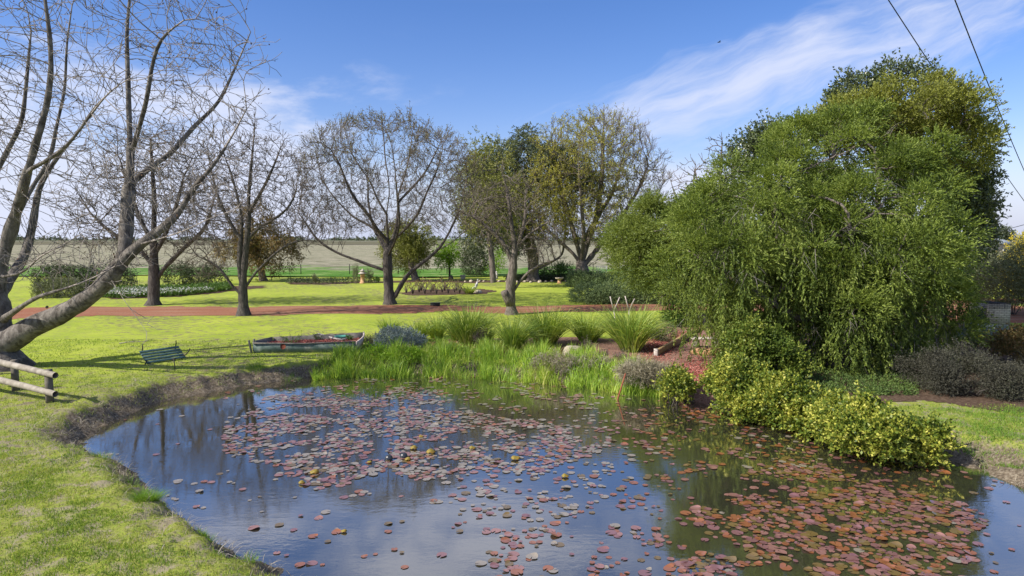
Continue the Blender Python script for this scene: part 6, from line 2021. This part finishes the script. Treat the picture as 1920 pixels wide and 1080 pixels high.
# distant house
m_roof = noisemat('pale_metal_roof', [(0.28, 0.31, 0.32), (0.36, 0.39, 0.40)], 1, 0.5, 0.05)
m_cream = noisemat('cream_wall', [(0.42, 0.36, 0.28), (0.5, 0.44, 0.36)], 1, 0.9, 0.05)
m_glass = noisemat('dark_glass', [(0.02, 0.025, 0.03), (0.03, 0.035, 0.04)], 1, 0.15, 0.0, spec=0.6)
Yh = 150.0
b0 = np.array((Q(1872, 470, Yh)[0], Yh, 0.0))
root = empty('distant_house', b0, 'pale roofed bungalow in the distance at the right edge', 'house')
zt = Q(0, 458, Yh)[2]; zr = Q(0, 447.5, Yh)[2]
MB().box(b0 + (0, 3, zt / 2), (9, 6, zt)).build('wall', m_cream, root)
MB().add([b0 + v_ for v_ in [(-5, -.6, zt + .02), (5, -.6, zt + .02), (5, 6.6, zt + .02), (-5, 6.6, zt + .02), (-2.2, 3, zr), (2.2, 3, zr)]], [(0, 1, 5, 4), (2, 3, 4, 5), (0, 3, 2, 1)], [(1, 2, 5), (3, 0, 4)]).build('roof', m_roof, root)
for x in (-2.6, 1.6, 3.4):
    f_ = MB().box(b0 + (x, -.03, zt - 1.3), (1.3, .10, 1.2)).build('window', m_whitemetal, root)
    g_ = MB().box(b0 + (x, -.09, zt - 1.3), (1.1, .03, 1.0)).build('pane', m_glass, root)
    g_.parent = f_
MB().box(b0 + (-.6, -.04, zt - 1.5), (.9, .10, 2.0)).build('door', m_dark, root)

# overhead wires
m_wire = noisemat('black_cable', [(0.012, 0.012, 0.015), (0.02, 0.02, 0.024)], 1, 0.6, 0)
for i, (pa, pb_, ya, yb4, sg, lab) in enumerate([((1640, -40), (1960, 430), 34, 70, .9, 'left overhead cable passing behind the tall olive tree'), ((1775, -40), (1945, 375), 30, 62, .7, 'right overhead cable crossing open sky'), ((1850, 438), (1960, 410), 120, 60, .3, 'thin distant cable above the pale roofed house')]):
    a = Q(*pa, ya); b_ = Q(*pb_, yb4)
    tt = np.linspace(0, 1, 24)[:, None]
    pts_ = a + (b_ - a) * tt; pts_[:, 2] -= sg * 4 * (tt * (1 - tt))[:, 0] * .35
    tag(MB().tube(pts_, .028 if i < 2 else .035, 5).build('overhead_cable', m_wire, None, True, origin=a), lab, 'cable', 'overhead cables')

# bird
b0 = Q(1348, 79, 60)
root = empty('flying_bird', b0, 'small dark bird gliding high in the blue sky', 'bird')
MB().lathe((0, 0, 0), [(.002, -.16), (.03, -.12), (.045, -.02), (.04, .06), (.03, .11), (.033, .14), (.015, .18), (.002, .2)], 8).build('body', m_black, None, True)
bd = bpy.data.objects['body.001'] if 'body.001' in bpy.data.objects else [o for o in bpy.data.objects if o.name.startswith('body')][-1]
bd = [o for o in COL.objects if o.name.startswith('body') and o.parent is None][0]
bd.parent = root; bd.rotation_euler = (0, R(80), R(20))
for s_ in (-1, 1):
    wgm = MB().add([b0 + v_ for v_ in [(0, .03 * s_, .02), (.09, .05 * s_, .02), (.08, .22 * s_, .07), (.02, .24 * s_, .07), (-.02, .40 * s_, .03), (.0, .03 * s_, .03), (.09, .05 * s_, .028), (.08, .22 * s_, .078), (.02, .24 * s_, .078), (-.02, .40 * s_, .035)]],
                   [(0, 1, 2, 3), (5, 8, 7, 6), (0, 5, 6, 1), (1, 6, 7, 2)], [(3, 2, 4), (8, 9, 7)]).build('wing', m_black, root)

# tree line on the horizon
rg = np.random.default_rng(801)
cps = []
x = -1900.0
while x < 1900:
    if rg.uniform() < .72:
        Yt = rg.uniform(1400, 2000); hgt_ = rg.uniform(5, 12); wd = rg.uniform(8, 30)
        n = int(wd * 1.6)
        cps.append(np.stack([x + rg.normal(0, wd * .5, n), Yt + rg.normal(0, 6, n), np.abs(rg.normal(0, 1, n)) * hgt_ * .42 + .5], 1))
    x += rg.uniform(8, 30)
cps = np.vstack(cps)
V, Fq = sprays(cps, rg.normal(0, 1, cps.shape), 5, 3, 4.0, 3.0, rg, 1.0)
tag(mk('tree_line', V, Fq, m_euc), kind='stuff')
